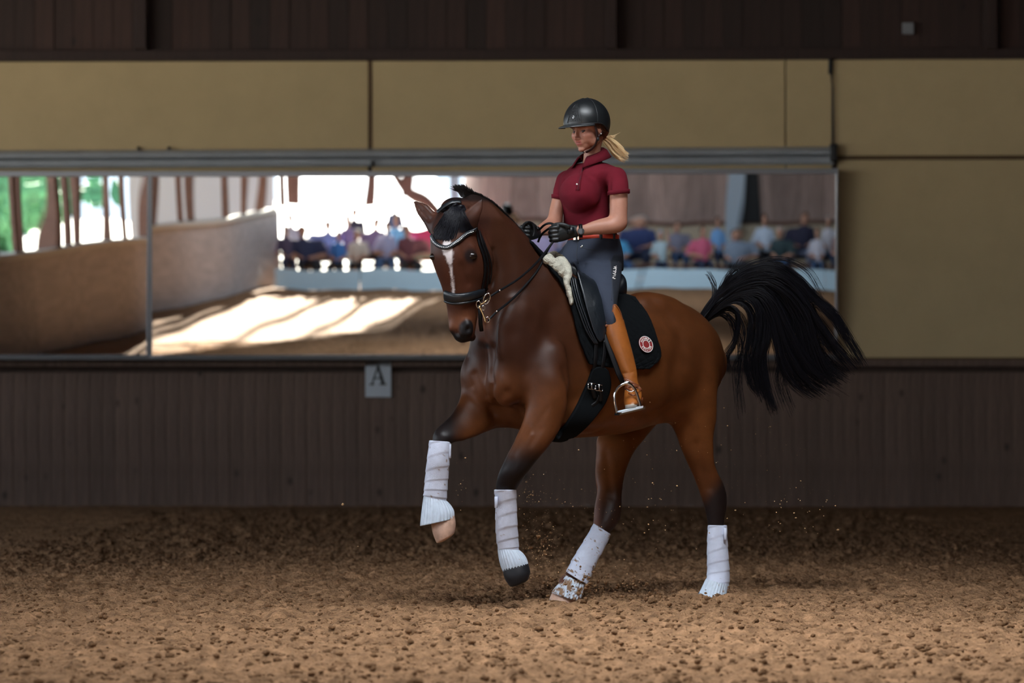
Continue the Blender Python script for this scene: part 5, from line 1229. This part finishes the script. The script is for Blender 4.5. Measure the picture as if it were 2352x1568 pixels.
if q is not None:
    MB().box(q+Vector((0, -.001, 0)), Vector((.018, .002, 0)), Vector((0, -.004, 0)), Vector((0, 0, .017)), .003).build('closure_tab', M_leather, g1_, True)
    v, f = ell(q+Vector((0, -.006, 0)), Vector((.006, 0, 0)), Vector((0, .003, 0)), Vector((0, 0, .006)), 8); mesh_obj('snap_button', v, f, M_dark, g1_)
gr = [loft([ring2(1237, 520, 1240, 545, 13.79, .7), ring2(1229, 518, 1231, 549, 13.77, .65), ring2(1218, 514, 1218, 552, 13.75, .55), ring2(1208, 515, 1206, 552, 13.74, .5)], 3, 20)]
for k in range(4):
    y0 = 519+k*9.0
    gr += finger([P(1212, y0, 13.745), P(1202, y0+1, 13.735), P(1199, y0+2, 13.71), P(1206, y0+3.5, 13.695), P(1215, y0+4, 13.70)], .0110-.0006*k)
gr += finger([P(1228, 520, 13.74), P(1220, 514, 13.72), P(1211, 512, 13.70), P(1204, 516, 13.69)], .0115)
union('glove', gr, M_glove, .0030, 2, .5, person)
# wrist watch
wt = MB(); c_, u, v, e = ring2(1333, 517, 1334, 543, 13.715, .85)
n = 28
for dx in (-.009, .009):
    for i in range(n): q = 2*math.pi*i/n; wt.v.append(c_+(u*math.cos(q)+v*math.sin(q))*1.10+Vector((dx, 0, 0)))
for i in range(n): wt.f.append((i, (i+1) % n, n+(i+1) % n, n+i))
wa = wt.build('wristwatch', M_strap, person); sd = wa.modifiers.new('s', 'SOLIDIFY'); sd.thickness = .003; sd.offset = 1
c_ = P(1335, 531, 13.715-.034); mb = MB(); mb.tube([c_+Vector((0, .006, 0)), c_+Vector((-.002, -.006, 0))], .0165, 20); mb.build('watch_case', M_dark, wa, False)
mb = MB(); mb.tube([c_+Vector((-.002, -.0055, 0)), c_+Vector((-.002, -.007, 0))], .0125, 20); mb.build('watch_dial', mat('watch_dial', (.10, .11, .12), .2), wa, False)
# helmet
he = []; hv = []; hfc = []
HH = P(1348.5, 281, 13.90); nth, nph = 26, 64
hf2 = (hf0*math.cos(.10)-UP*math.sin(.10)); hu2 = (UP*math.cos(.10)+hf0*math.sin(.10))
def helm_pt(ph, t, k=1.0):
    """ph around from the front, t 0 at the crown to 1 at the rim"""
    back = (1-math.cos(ph))/2; side = abs(math.sin(ph))
    low = -.012-.050*sst(np.array(back), .35, .9)+.0*side      # rim height
    thm = math.acos(max(-1, min(1, float(low)/.118))); th = t*thm
    return HH+(hf2*math.cos(ph)*(.126 if math.cos(ph) > 0 else .122)+hs*math.sin(ph)*.110)*math.sin(th)*k+hu2*.120*math.cos(th)*k
for j in range(nth+1):
    for i in range(nph): hv.append(helm_pt(2*math.pi*i/nph, j/nth))
for j in range(nth):
    for i in range(nph): hfc.append((j*nph+i, j*nph+(i+1) % nph, (j+1)*nph+(i+1) % nph, (j+1)*nph+i))
helm = mesh_obj('helmet', hv, hfc, M_helm, person); sd = helm.modifiers.new('s', 'SOLIDIFY'); sd.thickness = .010; sd.offset = 1
mb = MB()
for sgn in (-1, 1):
    for a0, a1 in ((.36, .62),):
        mb.tube([helm_pt(sgn*(a0+(a1-a0)*t*0)+sgn*(.9)*(1-t)**1*0+sgn*(1.05-.15*t), t, 1.004) for t in np.linspace(.06, .98, 22)], .0022, 6)
mb.tube([helm_pt(a, .985, 1.004) for a in np.linspace(0, 2*math.pi, 60)], .003, 6)
mb.build('helmet_trim', M_dark, helm)
# vent grille at the front
vs, fs = [], []; nu_, nv_ = 9, 12
for j in range(nv_+1):
    t = .42+(.93-.42)*j/nv_; wv = .10+.30*(j/nv_)**.9
    for i in range(nu_+1): vs.append(helm_pt(.22-wv*.9+2*wv*.9*i/nu_*1.0, t, 1.004))
for j in range(nv_):
    for i in range(nu_): fs.append((j*(nu_+1)+i, j*(nu_+1)+i+1, (j+1)*(nu_+1)+i+1, (j+1)*(nu_+1)+i))
mesh_obj('vent_panel', vs, fs, M_dark, helm)
mb = MB()
edge = [helm_pt(.22-(.10*.9), .42, 1.012)]
for j in range(nv_+1): t = .42+(.51)*j/nv_; wv = .10+.30*(j/nv_)**.9; edge.insert(0, helm_pt(.22-wv*.9, t, 1.012)); edge.append(helm_pt(.22+wv*.9, t, 1.012))
edge.append(edge[0]); mb.tube(edge, .0022, 6, cap=False)
for j in range(1, nv_, 1):
    t = .42+.51*j/nv_; wv = (.10+.30*(j/nv_)**.9)*.85
    for i in range(1+j//2): 
        a = .22-wv+2*wv*(i+.5)/(1+j//2); v, f = ell(helm_pt(a, t, 1.008), hs*.004, UP*.003, hf*.002, 4); mb.add(v, f)
mb.build('vent_frame', M_helm, helm)
v, f = [], []; c_ = helm_pt(.20, .80, 1.02); mb = MB(); ri = [c_+hs*.0052*math.cos(a)+hu2*.0066*math.sin(a) for a in np.linspace(0, 2*math.pi, 16)]; mb.tube(ri, .0012, 6, cap=False).build('helmet_badge', M_chrome, helm)
# visor
vs, fs = [], []; n = 30
for j, k in enumerate((0, .35, .7, 1)):
    for i in range(n+1):
        a = -1.12+2.24*i/n; ext = (math.cos(a*1.35) if abs(a) < 1.12 else 0); ext = max(ext, 0)**.7*.052
        b_ = helm_pt(a, .985, 1.0); vs.append(b_+hf2*ext*k-hu2*(.010*k*k+.004)+hs*math.sin(a)*.0)
for j in range(3):
    for i in range(n): fs.append((j*(n+1)+i, j*(n+1)+i+1, (j+1)*(n+1)+i+1, (j+1)*(n+1)+i))
o = mesh_obj('visor', vs, fs, M_helmv, helm); sd = o.modifiers.new('s', 'SOLIDIFY'); sd.thickness = .004
# chin strap
cs = []
for s in (1, -1):
    pts = [HP(.030, s*.078, .030), HP(.024, s*.080, -.02), HP(.020, s*.074, -.060), HP(.026, s*.060, -.092), HP(.040, s*.036, -.116), HP(.052, s*.006, -.128)]
    band('chin_strap', cv(pts, 5), .014, .004, M_chin, helm, 0, lambda i, p, s=s: (hs*s*1.0+hf*.2-hu*.35*(i/25)))
    pts = [HP(-.045, s*.078, .010), HP(-.02, s*.080, -.030), HP(.020, s*.075, -.062)]
    band('chin_strap', cv(pts, 5), .012, .004, M_chin, helm, 0, lambda i, p, s=s: hs*s)
v, f = ell(HP(.021, .080, -.066), hf*.007, hs*.004, hu*.010, 8); mesh_obj('strap_slider', v, f, M_dark, helm)
# hair: auburn at the temple and nape, blond ponytail blown back
v, f = loft([(HP(-.060, .02, .01), hs*.066, hu*.05, 2), (HP(-.078, .02, -.03), hs*.055, hu*.035, 2), (HP(-.082, .02, -.055), hs*.030, hu*.02, 2)], 3, 20)
mesh_obj('hair', v, f, M_hairr, person)
st = Strands()
for k in range(260):
    s_ = R(.045, .080); p0 = HP(R(.02, .05), s_, .045); p1 = HP(R(-.01, .03), .077+R(0, .004), .01+R(-.01, .01)); p2 = HP(R(-.055, -.03), .070+R(0, .008), -.025+R(-.015, .01)); p3 = HP(-.09, .035+R(-.02, .02), -.045+R(-.01, .01))
    st.add([list(p) for p in cv([p0, p1, p2, p3], 4)], .0016, .0012)
st.build('side_hair', M_hairr, person)['kind'] = 'stuff'
st = Strands()
tg = [([(1384, 318), (1402, 322), (1420, 336), (1434, 350), (1443, 357)], 170, 6, 5), ([(1384, 321), (1398, 334), (1410, 352), (1424, 364), (1435, 371)], 130, 5, 4), ([(1384, 316), (1394, 316), (1404, 313), (1414, 316)], 50, 3, 4), ([(1384, 320), (1400, 326), (1416, 344), (1430, 358), (1440, 366)], 90, 6, 7), ([(1390, 316), (1405, 314), (1418, 308), (1429, 303)], 5, 2, 2)]
for g, cnt, s0, s1 in tg:
    b_ = np.array(catmull([list(p) for p in g], 5)); m = len(b_); tt = np.linspace(0, 1, m)
    for k in range(cnt):
        a, b = R(-1, 1), R(-1, 1); sp = s0+(s1-s0)*tt; ph = R(0, 6); e_ = int(m*R(.45, 1.0)); e_ = max(e_, 8)
        pts = [list(P(b_[i, 0]+a*sp[i]*1.0*min(1, tt[i]*4+.25)+1.6*tt[i]*math.sin(tt[i]*8+ph), b_[i, 1]+b*sp[i]*.9*min(1, tt[i]*4+.25)+1.6*tt[i]*math.cos(tt[i]*7+ph), 14.02+b*.02+a*.015)) for i in range(e_)]
        st.add(pts, .0015, .0007)
st.build('ponytail', M_hairb, person)['kind'] = 'stuff'
# ================================================================== SPECTATORS (behind the camera, seen in the mirrors)
def objcol(name, rough=.8):
    m = bpy.data.materials.new(name); m.use_nodes = True; nt = m.node_tree; b = nt.nodes['Principled BSDF']; oi = nt.nodes.new('ShaderNodeObjectInfo')
    nt.links.new(oi.outputs['Color'], b.inputs['Base Color']); b.inputs['Roughness'].default_value = rough; return m
M_cloth = objcol('cloth_colour'); M_skin2 = mat('spectator_skin', (.50, .27, .19), .6)
def chain(pts, rs, n=12):
    rg = []
    for i, (p, r) in enumerate(zip(pts, rs)):
        p = Vector(p); t = (Vector(pts[min(i+1, len(pts)-1)])-Vector(pts[max(i-1, 0)])).normalized(); a = Vector((1, 0, 0)) if abs(t.x) < .8 else Vector((0, 0, 1)); a = (a-t*a.dot(t)).normalized(); b = t.cross(a)
        ra, rb = r if isinstance(r, tuple) else (r, r); rg.append((p, a*ra, b*rb, 2.2))
    return loft(rg, 2, n)
def spectator(k, standing=False, arm_up=False, lean=0.0):
    zs = .95 if standing else .47; sh = zs+.50; y = lean*.25
    skin = [ell((0, y+.02, sh+.20), (.075, 0, 0), (0, .095, 0), (0, 0, .115), 10), ell((0, y+.05, sh+.14), (.05, 0, 0), (0, .06, 0), (0, 0, .06), 8), chain([(0, y, sh+.02), (0, y+.005, sh+.13)], [.058, .05]),
            ell((0, y+.115, sh+.185), (.013, 0, 0), (0, .02, 0), (0, 0, .02), 6)]
    cl = [chain([(0, -.02, zs-.05), (0, 0, zs+.12), (0, y*.6+.01, zs+.32), (0, y, sh-.02), (0, y, sh+.04)], [(.17, .13), (.155, .12), (.18, .12), (.19, .10), (.08, .07)], 16)]
    skin.append(chain([(0, 0, zs-.02), (0, y*.6, zs+.30), (0, y, sh+.02)], [.09, .09, .07]))
    for s in (-1, 1):
        skin.append(chain([(0, y, sh-.03), (s*.16, y, sh-.03), (s*.21, y+.01, sh-.10)], [.04, .04, .035]))
        ex = (s*.25, y+.02, zs+.22); hx = (s*.07, .27, zs+.16) if not standing else (s*.12, .20, zs+.10)
        if arm_up and s > 0: ex = (s*.27, y+.15, sh+.05); hx = (s*.20, y+.12, sh+.36)
        cl.append(chain([(s*.17, y, sh-.01), (s*.22, y+.01, (sh+ex[2])/2), ex], [.062, .055, .050])); skin.append(chain([(s*.20, y, sh-.08), (s*.22, y+.01, (sh+ex[2])/2), ex], [.036, .036, .036])); skin.append(chain([ex, tuple((Vector(ex)+Vector(hx))/2), hx], [.044, .038, .030]))
        h_ = Vector(hx); skin.append(ell(h_+Vector((0, .03, 0)), (.04, 0, 0), (0, .05, 0), (0, 0, .025), 8))
        for q in range(4): skin.append(chain([h_+Vector((-.026+q*.017, .06, 0)), h_+Vector((-.026+q*.017, .10, -.008)), h_+Vector((-.026+q*.017, .125, -.025))], [.009, .008, .006], 6))
    if standing: legs = [chain([(s*.09, 0, .95), (s*.10, .02, .52), (s*.10, 0, .10)], [.09, .062, .05]) for s in (-1, 1)]; feet = [(s*.10, .06, .05) for s in (-1, 1)]
    else: legs = [chain([(s*.09, 0, .45), (s*.12, .25, .49), (s*.13, .45, .49), (s*.13, .48, .40), (s*.13, .46, .12)], [.095, .085, .070, .062, .048]) for s in (-1, 1)]; feet = [(s*.13, .52, .05) for s in (-1, 1)]
    body = union('person', skin, M_skin2, .014, 2, .5); top = union('shirt', cl, M_cloth, .02, 3, .5, body); tr_ = union('trousers', legs+[ell((0, 0, zs-.02), (.17, 0, 0), (0, .14, 0), (0, 0, .10), 10)], M_cloth, .02, 3, .5, body)
    so_ = []
    for c in feet: v, f = ell(c, (.045, 0, 0), (0, .12, 0), (0, 0, .045), 8); so_.append(mesh_obj('shoe', v, f, M_cloth, body))
    hv, hf_ = ell((0, y-.012, sh+.235), (.088, 0, 0), (0, .10, 0), (0, 0, .10), 10)
    hv = [Vector(v) if v[2] > sh+.19 or v[1] < y-.01 else Vector((v[0]*.8, min(v[1], y+.02), v[2])) for v in hv]
    ha = mesh_obj('hair', hv, hf_, M_cloth, body)
    return body, {'shirt': top, 'trousers': tr_, 'shoe_a': so_[0], 'shoe_b': so_[1], 'hair': ha}
protos = [spectator(0), spectator(1, lean=.5), spectator(2, arm_up=True), spectator(3, standing=True)]
used_p = [False]*4
def place_x(px, y, z):
    """x of a real point on the line y, z whose mirror image lands in column px"""
    lo, hi = -14., 14.
    def col(x): p = Vector((x, y, z)); v = p-MN*(2*(p-MP).dot(MN)); return 1176+F*v.x/v.y
    for _ in range(40):
        m_ = (lo+hi)/2
        if col(m_) < px: lo = m_
        else: hi = m_
    return (lo+hi)/2
GRP = 'spectators seated behind the low barrier'
def put(px, kind, shirt, trou, hair, label, y=-5.35, z=0.12):
    x = place_x(px, y, 1.0); body, ch = protos[kind]
    if used_p[kind]:
        nb = link(body.copy())
        for n_, c in ch.items():
            d = link(c.copy()); d.parent = nb; d.matrix_parent_inverse = c.matrix_parent_inverse.copy(); d.color = (*{'shirt': shirt, 'trousers': trou, 'shoe_a': (.05, .05, .06), 'shoe_b': (.05, .05, .06), 'hair': hair}[n_], 1)
        body = nb
    else:
        used_p[kind] = True
        for n_, c in ch.items(): c.color = (*{'shirt': shirt, 'trousers': trou, 'shoe_a': (.05, .05, .06), 'shoe_b': (.05, .05, .06), 'hair': hair}[n_], 1)
    body.location = (x, y, z); body.rotation_euler = (0, 0, R(-.25, .25)); s_ = R(.93, 1.05); body.scale = (s_, s_, s_)
    tag(body, label, 'person', GRP if kind < 3 else 'onlookers standing in the gateway')
navy = (.02, .03, .07); jeans = (.04, .09, .20); blk_ = (.012, .012, .016); brn = (.08, .04, .02); grey = (.45, .42, .40); blo = (.45, .30, .14)
folk = [(1432, 0, (.10, .42, .75), jeans, (.7, .65, .62), 'white-haired spectator in a bright blue shirt, mirrored just right of the rider'),
 (1468, 1, (.03, .05, .16), navy, grey, 'grey-haired spectator in a navy shirt leaning forward, mirrored beside the rider back'),
 (1508, 2, (.42, .55, .62), navy, (.25, .35, .5), 'spectator in a pale grey-blue shirt raising one arm in the mirror'),
 (1556, 0, (.22, .22, .30), jeans, brn, 'spectator in a grey patterned shirt between the raised arm and the pink shirt'),
 (1604, 0, (.62, .12, .22), navy, brn, 'spectator in a pink shirt mirrored above the horse croup'),
 (1656, 0, (.20, .42, .78), navy, (.05, .03, .03), 'spectator in a sky blue shirt mirrored above the tail root'),
 (1704, 0, (.22, .28, .38), blk_, brn, 'spectator in a slate shirt mirrored below the pale steel post'),
 (1750, 0, (.55, .65, .8), blk_, brn, 'spectator with white sleeves mirrored right of the steel post'),
 (1794, 1, (.03, .06, .07), jeans, grey, 'spectator in a dark green top mirrored above the highest tail hair'),
 (1830, 0, (.02, .02, .05), (.3, .35, .5), brn, 'spectator dressed in black mirrored over the tail arch'),
 (1868, 0, (.62, .62, .72), jeans, brn, 'dark-haired spectator in a white shirt, second from the mirror edge'),
 (1912, 1, (.66, .66, .74), jeans, grey, 'spectator in a white shirt at the right edge of the mirror'),
 (1950, 0, (.3, .2, .2), navy, brn, 'spectator in a brown shirt at the end of the row'),
 (1238, 0, (.45, .38, .6), navy, brn, 'spectator in a lilac shirt mirrored between the rider hands'), (1280, 0, (.4, .42, .65), jeans, blo, 'fair-haired spectator in a lavender shirt mirrored behind the rider hand'),
 (1195, 1, (.1, .1, .16), navy, brn, 'spectator in a dark jacket mirrored behind the horse neck'), (1330, 0, (.5, .5, .5), navy, grey, 'spectator in a light grey shirt mirrored behind the rider waist'),
 (1380, 0, (.1, .3, .3), navy, brn, 'spectator in a teal shirt mirrored behind the rider hip'),
 (646, 0, (.10, .08, .14), navy, blk_, 'spectator in dark clothes mirrored next to the corner of the kickboard'),
 (676, 1, (.68, .66, .70), blk_, (.7, .68, .66), 'spectator in a white top and pale cap near the mirrored corner'),
 (706, 0, (.03, .04, .10), blk_, brn, 'spectator in a near-black shirt mirrored left of the blue shirt'),
 (738, 1, (.25, .30, .55), blk_, grey, 'grey-haired spectator in a violet-blue shirt leaning forward'),
 (766, 0, (.06, .22, .62), blk_, blk_, 'black-haired spectator in a strong blue shirt left of the horse'),
 (800, 0, (.20, .14, .30), (.45, .65, .8), brn, 'spectator in a plum shirt and pale trousers left of the horse'),
 (828, 1, (.70, .62, .55), blk_, grey, 'spectator in a cream blouse mirrored left of the lavender shirt'),
 (860, 0, (.14, .10, .20), blk_, brn, 'spectator in an aubergine shirt in front of the bright gateway'),
 (890, 0, (.42, .42, .62), jeans, brn, 'spectator in a pale lavender shirt in front of the bright gateway'),
 (922, 1, (.20, .48, .80), jeans, blo, 'blond spectator in a light blue shirt leaning forward'),
 (950, 0, (.16, .05, .06), blk_, blk_, 'spectator in a maroon shirt in front of the bright gateway'),
 (978, 0, (.62, .05, .14), (.05, .3, .3), blo, 'fair spectator in a crimson top mirrored beside the horse face'),
 (1010, 1, (.7, .66, .6), blk_, brn, 'spectator in an ivory shirt mirrored behind the horse cheek')]
for i, (px, kd, a, b, c, lab) in enumerate(sorted(folk)): put(max(px, 662), kd, a, b, c, lab, y=(-5.3, -6.15)[i % 2]+R(-.03, .03), z=(.06, .22)[i % 2])
put(818, 3, (.03, .03, .05), blk_, blk_, 'standing onlooker in black in the bright gateway, left one', y=-7.3, z=0); put(916, 3, (.08, .12, .2), blk_, brn, 'standing onlooker in dark blue in the bright gateway, right one', y=-7.3, z=0)
bx0, bx1 = LW1.x+.3, 10.5
bench = empty('bench', (bx0, -5.5, 0)); tag(bench, 'long plain wooden bench under the row of spectators', 'bench')
MB().box(((bx0+bx1)/2, -5.45, .47), Vector(((bx1-bx0)/2, 0, 0)), Vector((0, .17, 0)), Vector((0, 0, .025)), .005).build('seat_plank', M_post, bench, False)
x = bx0+.2
while x < bx1: MB().box((x, -5.45, .22), Vector((.04, 0, 0)), Vector((0, .15, 0)), Vector((0, 0, .225)), .004).build('leg', M_post, bench, False); x += 1.9
bench2 = empty('bench', (bx0, -6.3, 0)); tag(bench2, 'second higher wooden bench behind the first row of spectators', 'bench')
MB().box(((bx0+bx1)/2, -6.3, .60), Vector(((bx1-bx0)/2, 0, 0)), Vector((0, .17, 0)), Vector((0, 0, .025)), .005).build('seat_plank', M_post, bench2, False)
x = bx0+.2
while x < bx1: MB().box((x, -6.3, .28), Vector((.04, 0, 0)), Vector((0, .15, 0)), Vector((0, 0, .29)), .004).build('leg', M_post, bench2, False); x += 1.9
# trees and house outside the windows
def mir_x(px, py, x):
    q = on_plane(px, py, nrm(MPH-math.radians(.1), MTH-.0046), MP+Vector((0, .12, 0))); d = rayd(px, py); n_ = nrm(MPH-math.radians(.1), MTH-.0046); r = d-n_*(2*d.dot(n_)); return q+r*((x-q.x)/r.x)
t1, t2, t3, t4 = mir_x(48, 470, -16), mir_x(140, 450, -19), mir_x(-60, 500, -15), mir_x(255, 440, -24)
for i, (x, y, r, h_) in enumerate(((t1.x, t1.y, 1.1, t1.z), (t2.x, t2.y, .9, t2.z), (t3.x, t3.y, 1.3, t3.z), (t4.x, t4.y, .7, t4.z))):
    tree((x, y), r, h_, ('green tree outside the side windows, %s' % ('tallest of the two beside the first window post', 'between the first two broad window posts', 'at the far left edge of the mirror', 'smallest, seen through the narrow windows')[i]))
hs_ = empty('house', (-33, 8, -.15)); tag(hs_, 'white house with a brown roof outside the side windows', 'house')
MB().box((-33, 6, 2.8), Vector((3, 0, 0)), Vector((0, 10, 0)), Vector((0, 0, 2.95))).build('house_wall', M_house, hs_, False)
MB().add([(-36.4, -4.4, 5.6), (-29.6, -4.4, 5.6), (-33, -4.4, 8), (-36.4, 16.4, 5.6), (-29.6, 16.4, 5.6), (-33, 16.4, 8)], [(0, 1, 2), (5, 4, 3), (0, 2, 5, 3), (1, 4, 5, 2), (0, 3, 4, 1)]).build('house_roof', M_post, hs_, False)
for y in (-1, 4, 9, 14): MB().box((-29.96, y, 3.0), Vector((.04, 0, 0)), Vector((0, .55, 0)), Vector((0, 0, .8)), .01).build('house_window', M_dark, hs_, False)
# ================================================================== kicked-up sand
n = 260; a = rng.random(n); 
def cloud(cx, cy, sx, sy, n, Y0, smax=.006):
    x_ = rng.normal(cx, sx, n); y_ = rng.normal(cy, sy, n); Yv = Y0+rng.normal(0, .25, n)
    pts = np.array([list(P(a_, b_, c_)) for a_, b_, c_ in zip(x_, y_, Yv)]); ok = pts[:, 2] > .01; return pts[ok]
def thrown(name, cs, label, s0=.0012, s1=.0040, m=M_grain):
    pts = np.concatenate(cs); sz = s0+(s1-s0)*rng.random(len(pts))**4; o = scatter(name, pts, sz, m, .9); tag(o, label, 'sand', kind='stuff')
thrown('flying_sand', [cloud(1240, 1270, 26, 60, 260, 13.8), cloud(1215, 1140, 12, 26, 60, 13.8), cloud(1290, 1200, 60, 110, 130, 13.9), cloud(1420, 1250, 60, 60, 60, 13.9), cloud(1820, 1180, 60, 40, 70, 14.3), cloud(1700, 1000, 90, 70, 45, 14.3), cloud(1560, 1060, 90, 90, 45, 14.2), cloud(1060, 1110, 10, 30, 16, 13.6), cloud(1470, 1150, 110, 90, 60, 14)], 'grains of sand flying up around the horse legs')
thrown('thrown_clods', [cloud(1355, 1345, 22, 18, 120, 13.85), cloud(1300, 1335, 30, 22, 60, 13.8), cloud(1243, 1255, 14, 20, 26, 13.8), cloud(1470, 1365, 90, 8, 120, 13.9), cloud(1650, 1385, 50, 6, 90, 14.1), cloud(1460, 1340, 30, 8, 50, 13.9)], 'clods of sand thrown up by the hind hooves', .003, .012, M_clod)
for i, (x_, y_, Y_, s_) in enumerate(((787, 1158, 14.5, .007), (822, 1254, 14.5, .004), (1925, 1216, 14.5, .006), (1205, 1130, 13.8, .005), (1440, 1318, 14, .006))):
    o = scatter('flying_pebble', np.array([list(P(x_, y_, Y_))]), np.array([s_]), M_grain, .8)
    tag(o, ['small pale clod flying above the sand below the letter board', 'tiny pale crumb flying over the sand left of the horse', 'pale clod flying at the far right behind the tail', 'pale crumb flying behind the near foreleg bandage', 'pale crumb flying between the hind legs'][i], 'pebble')
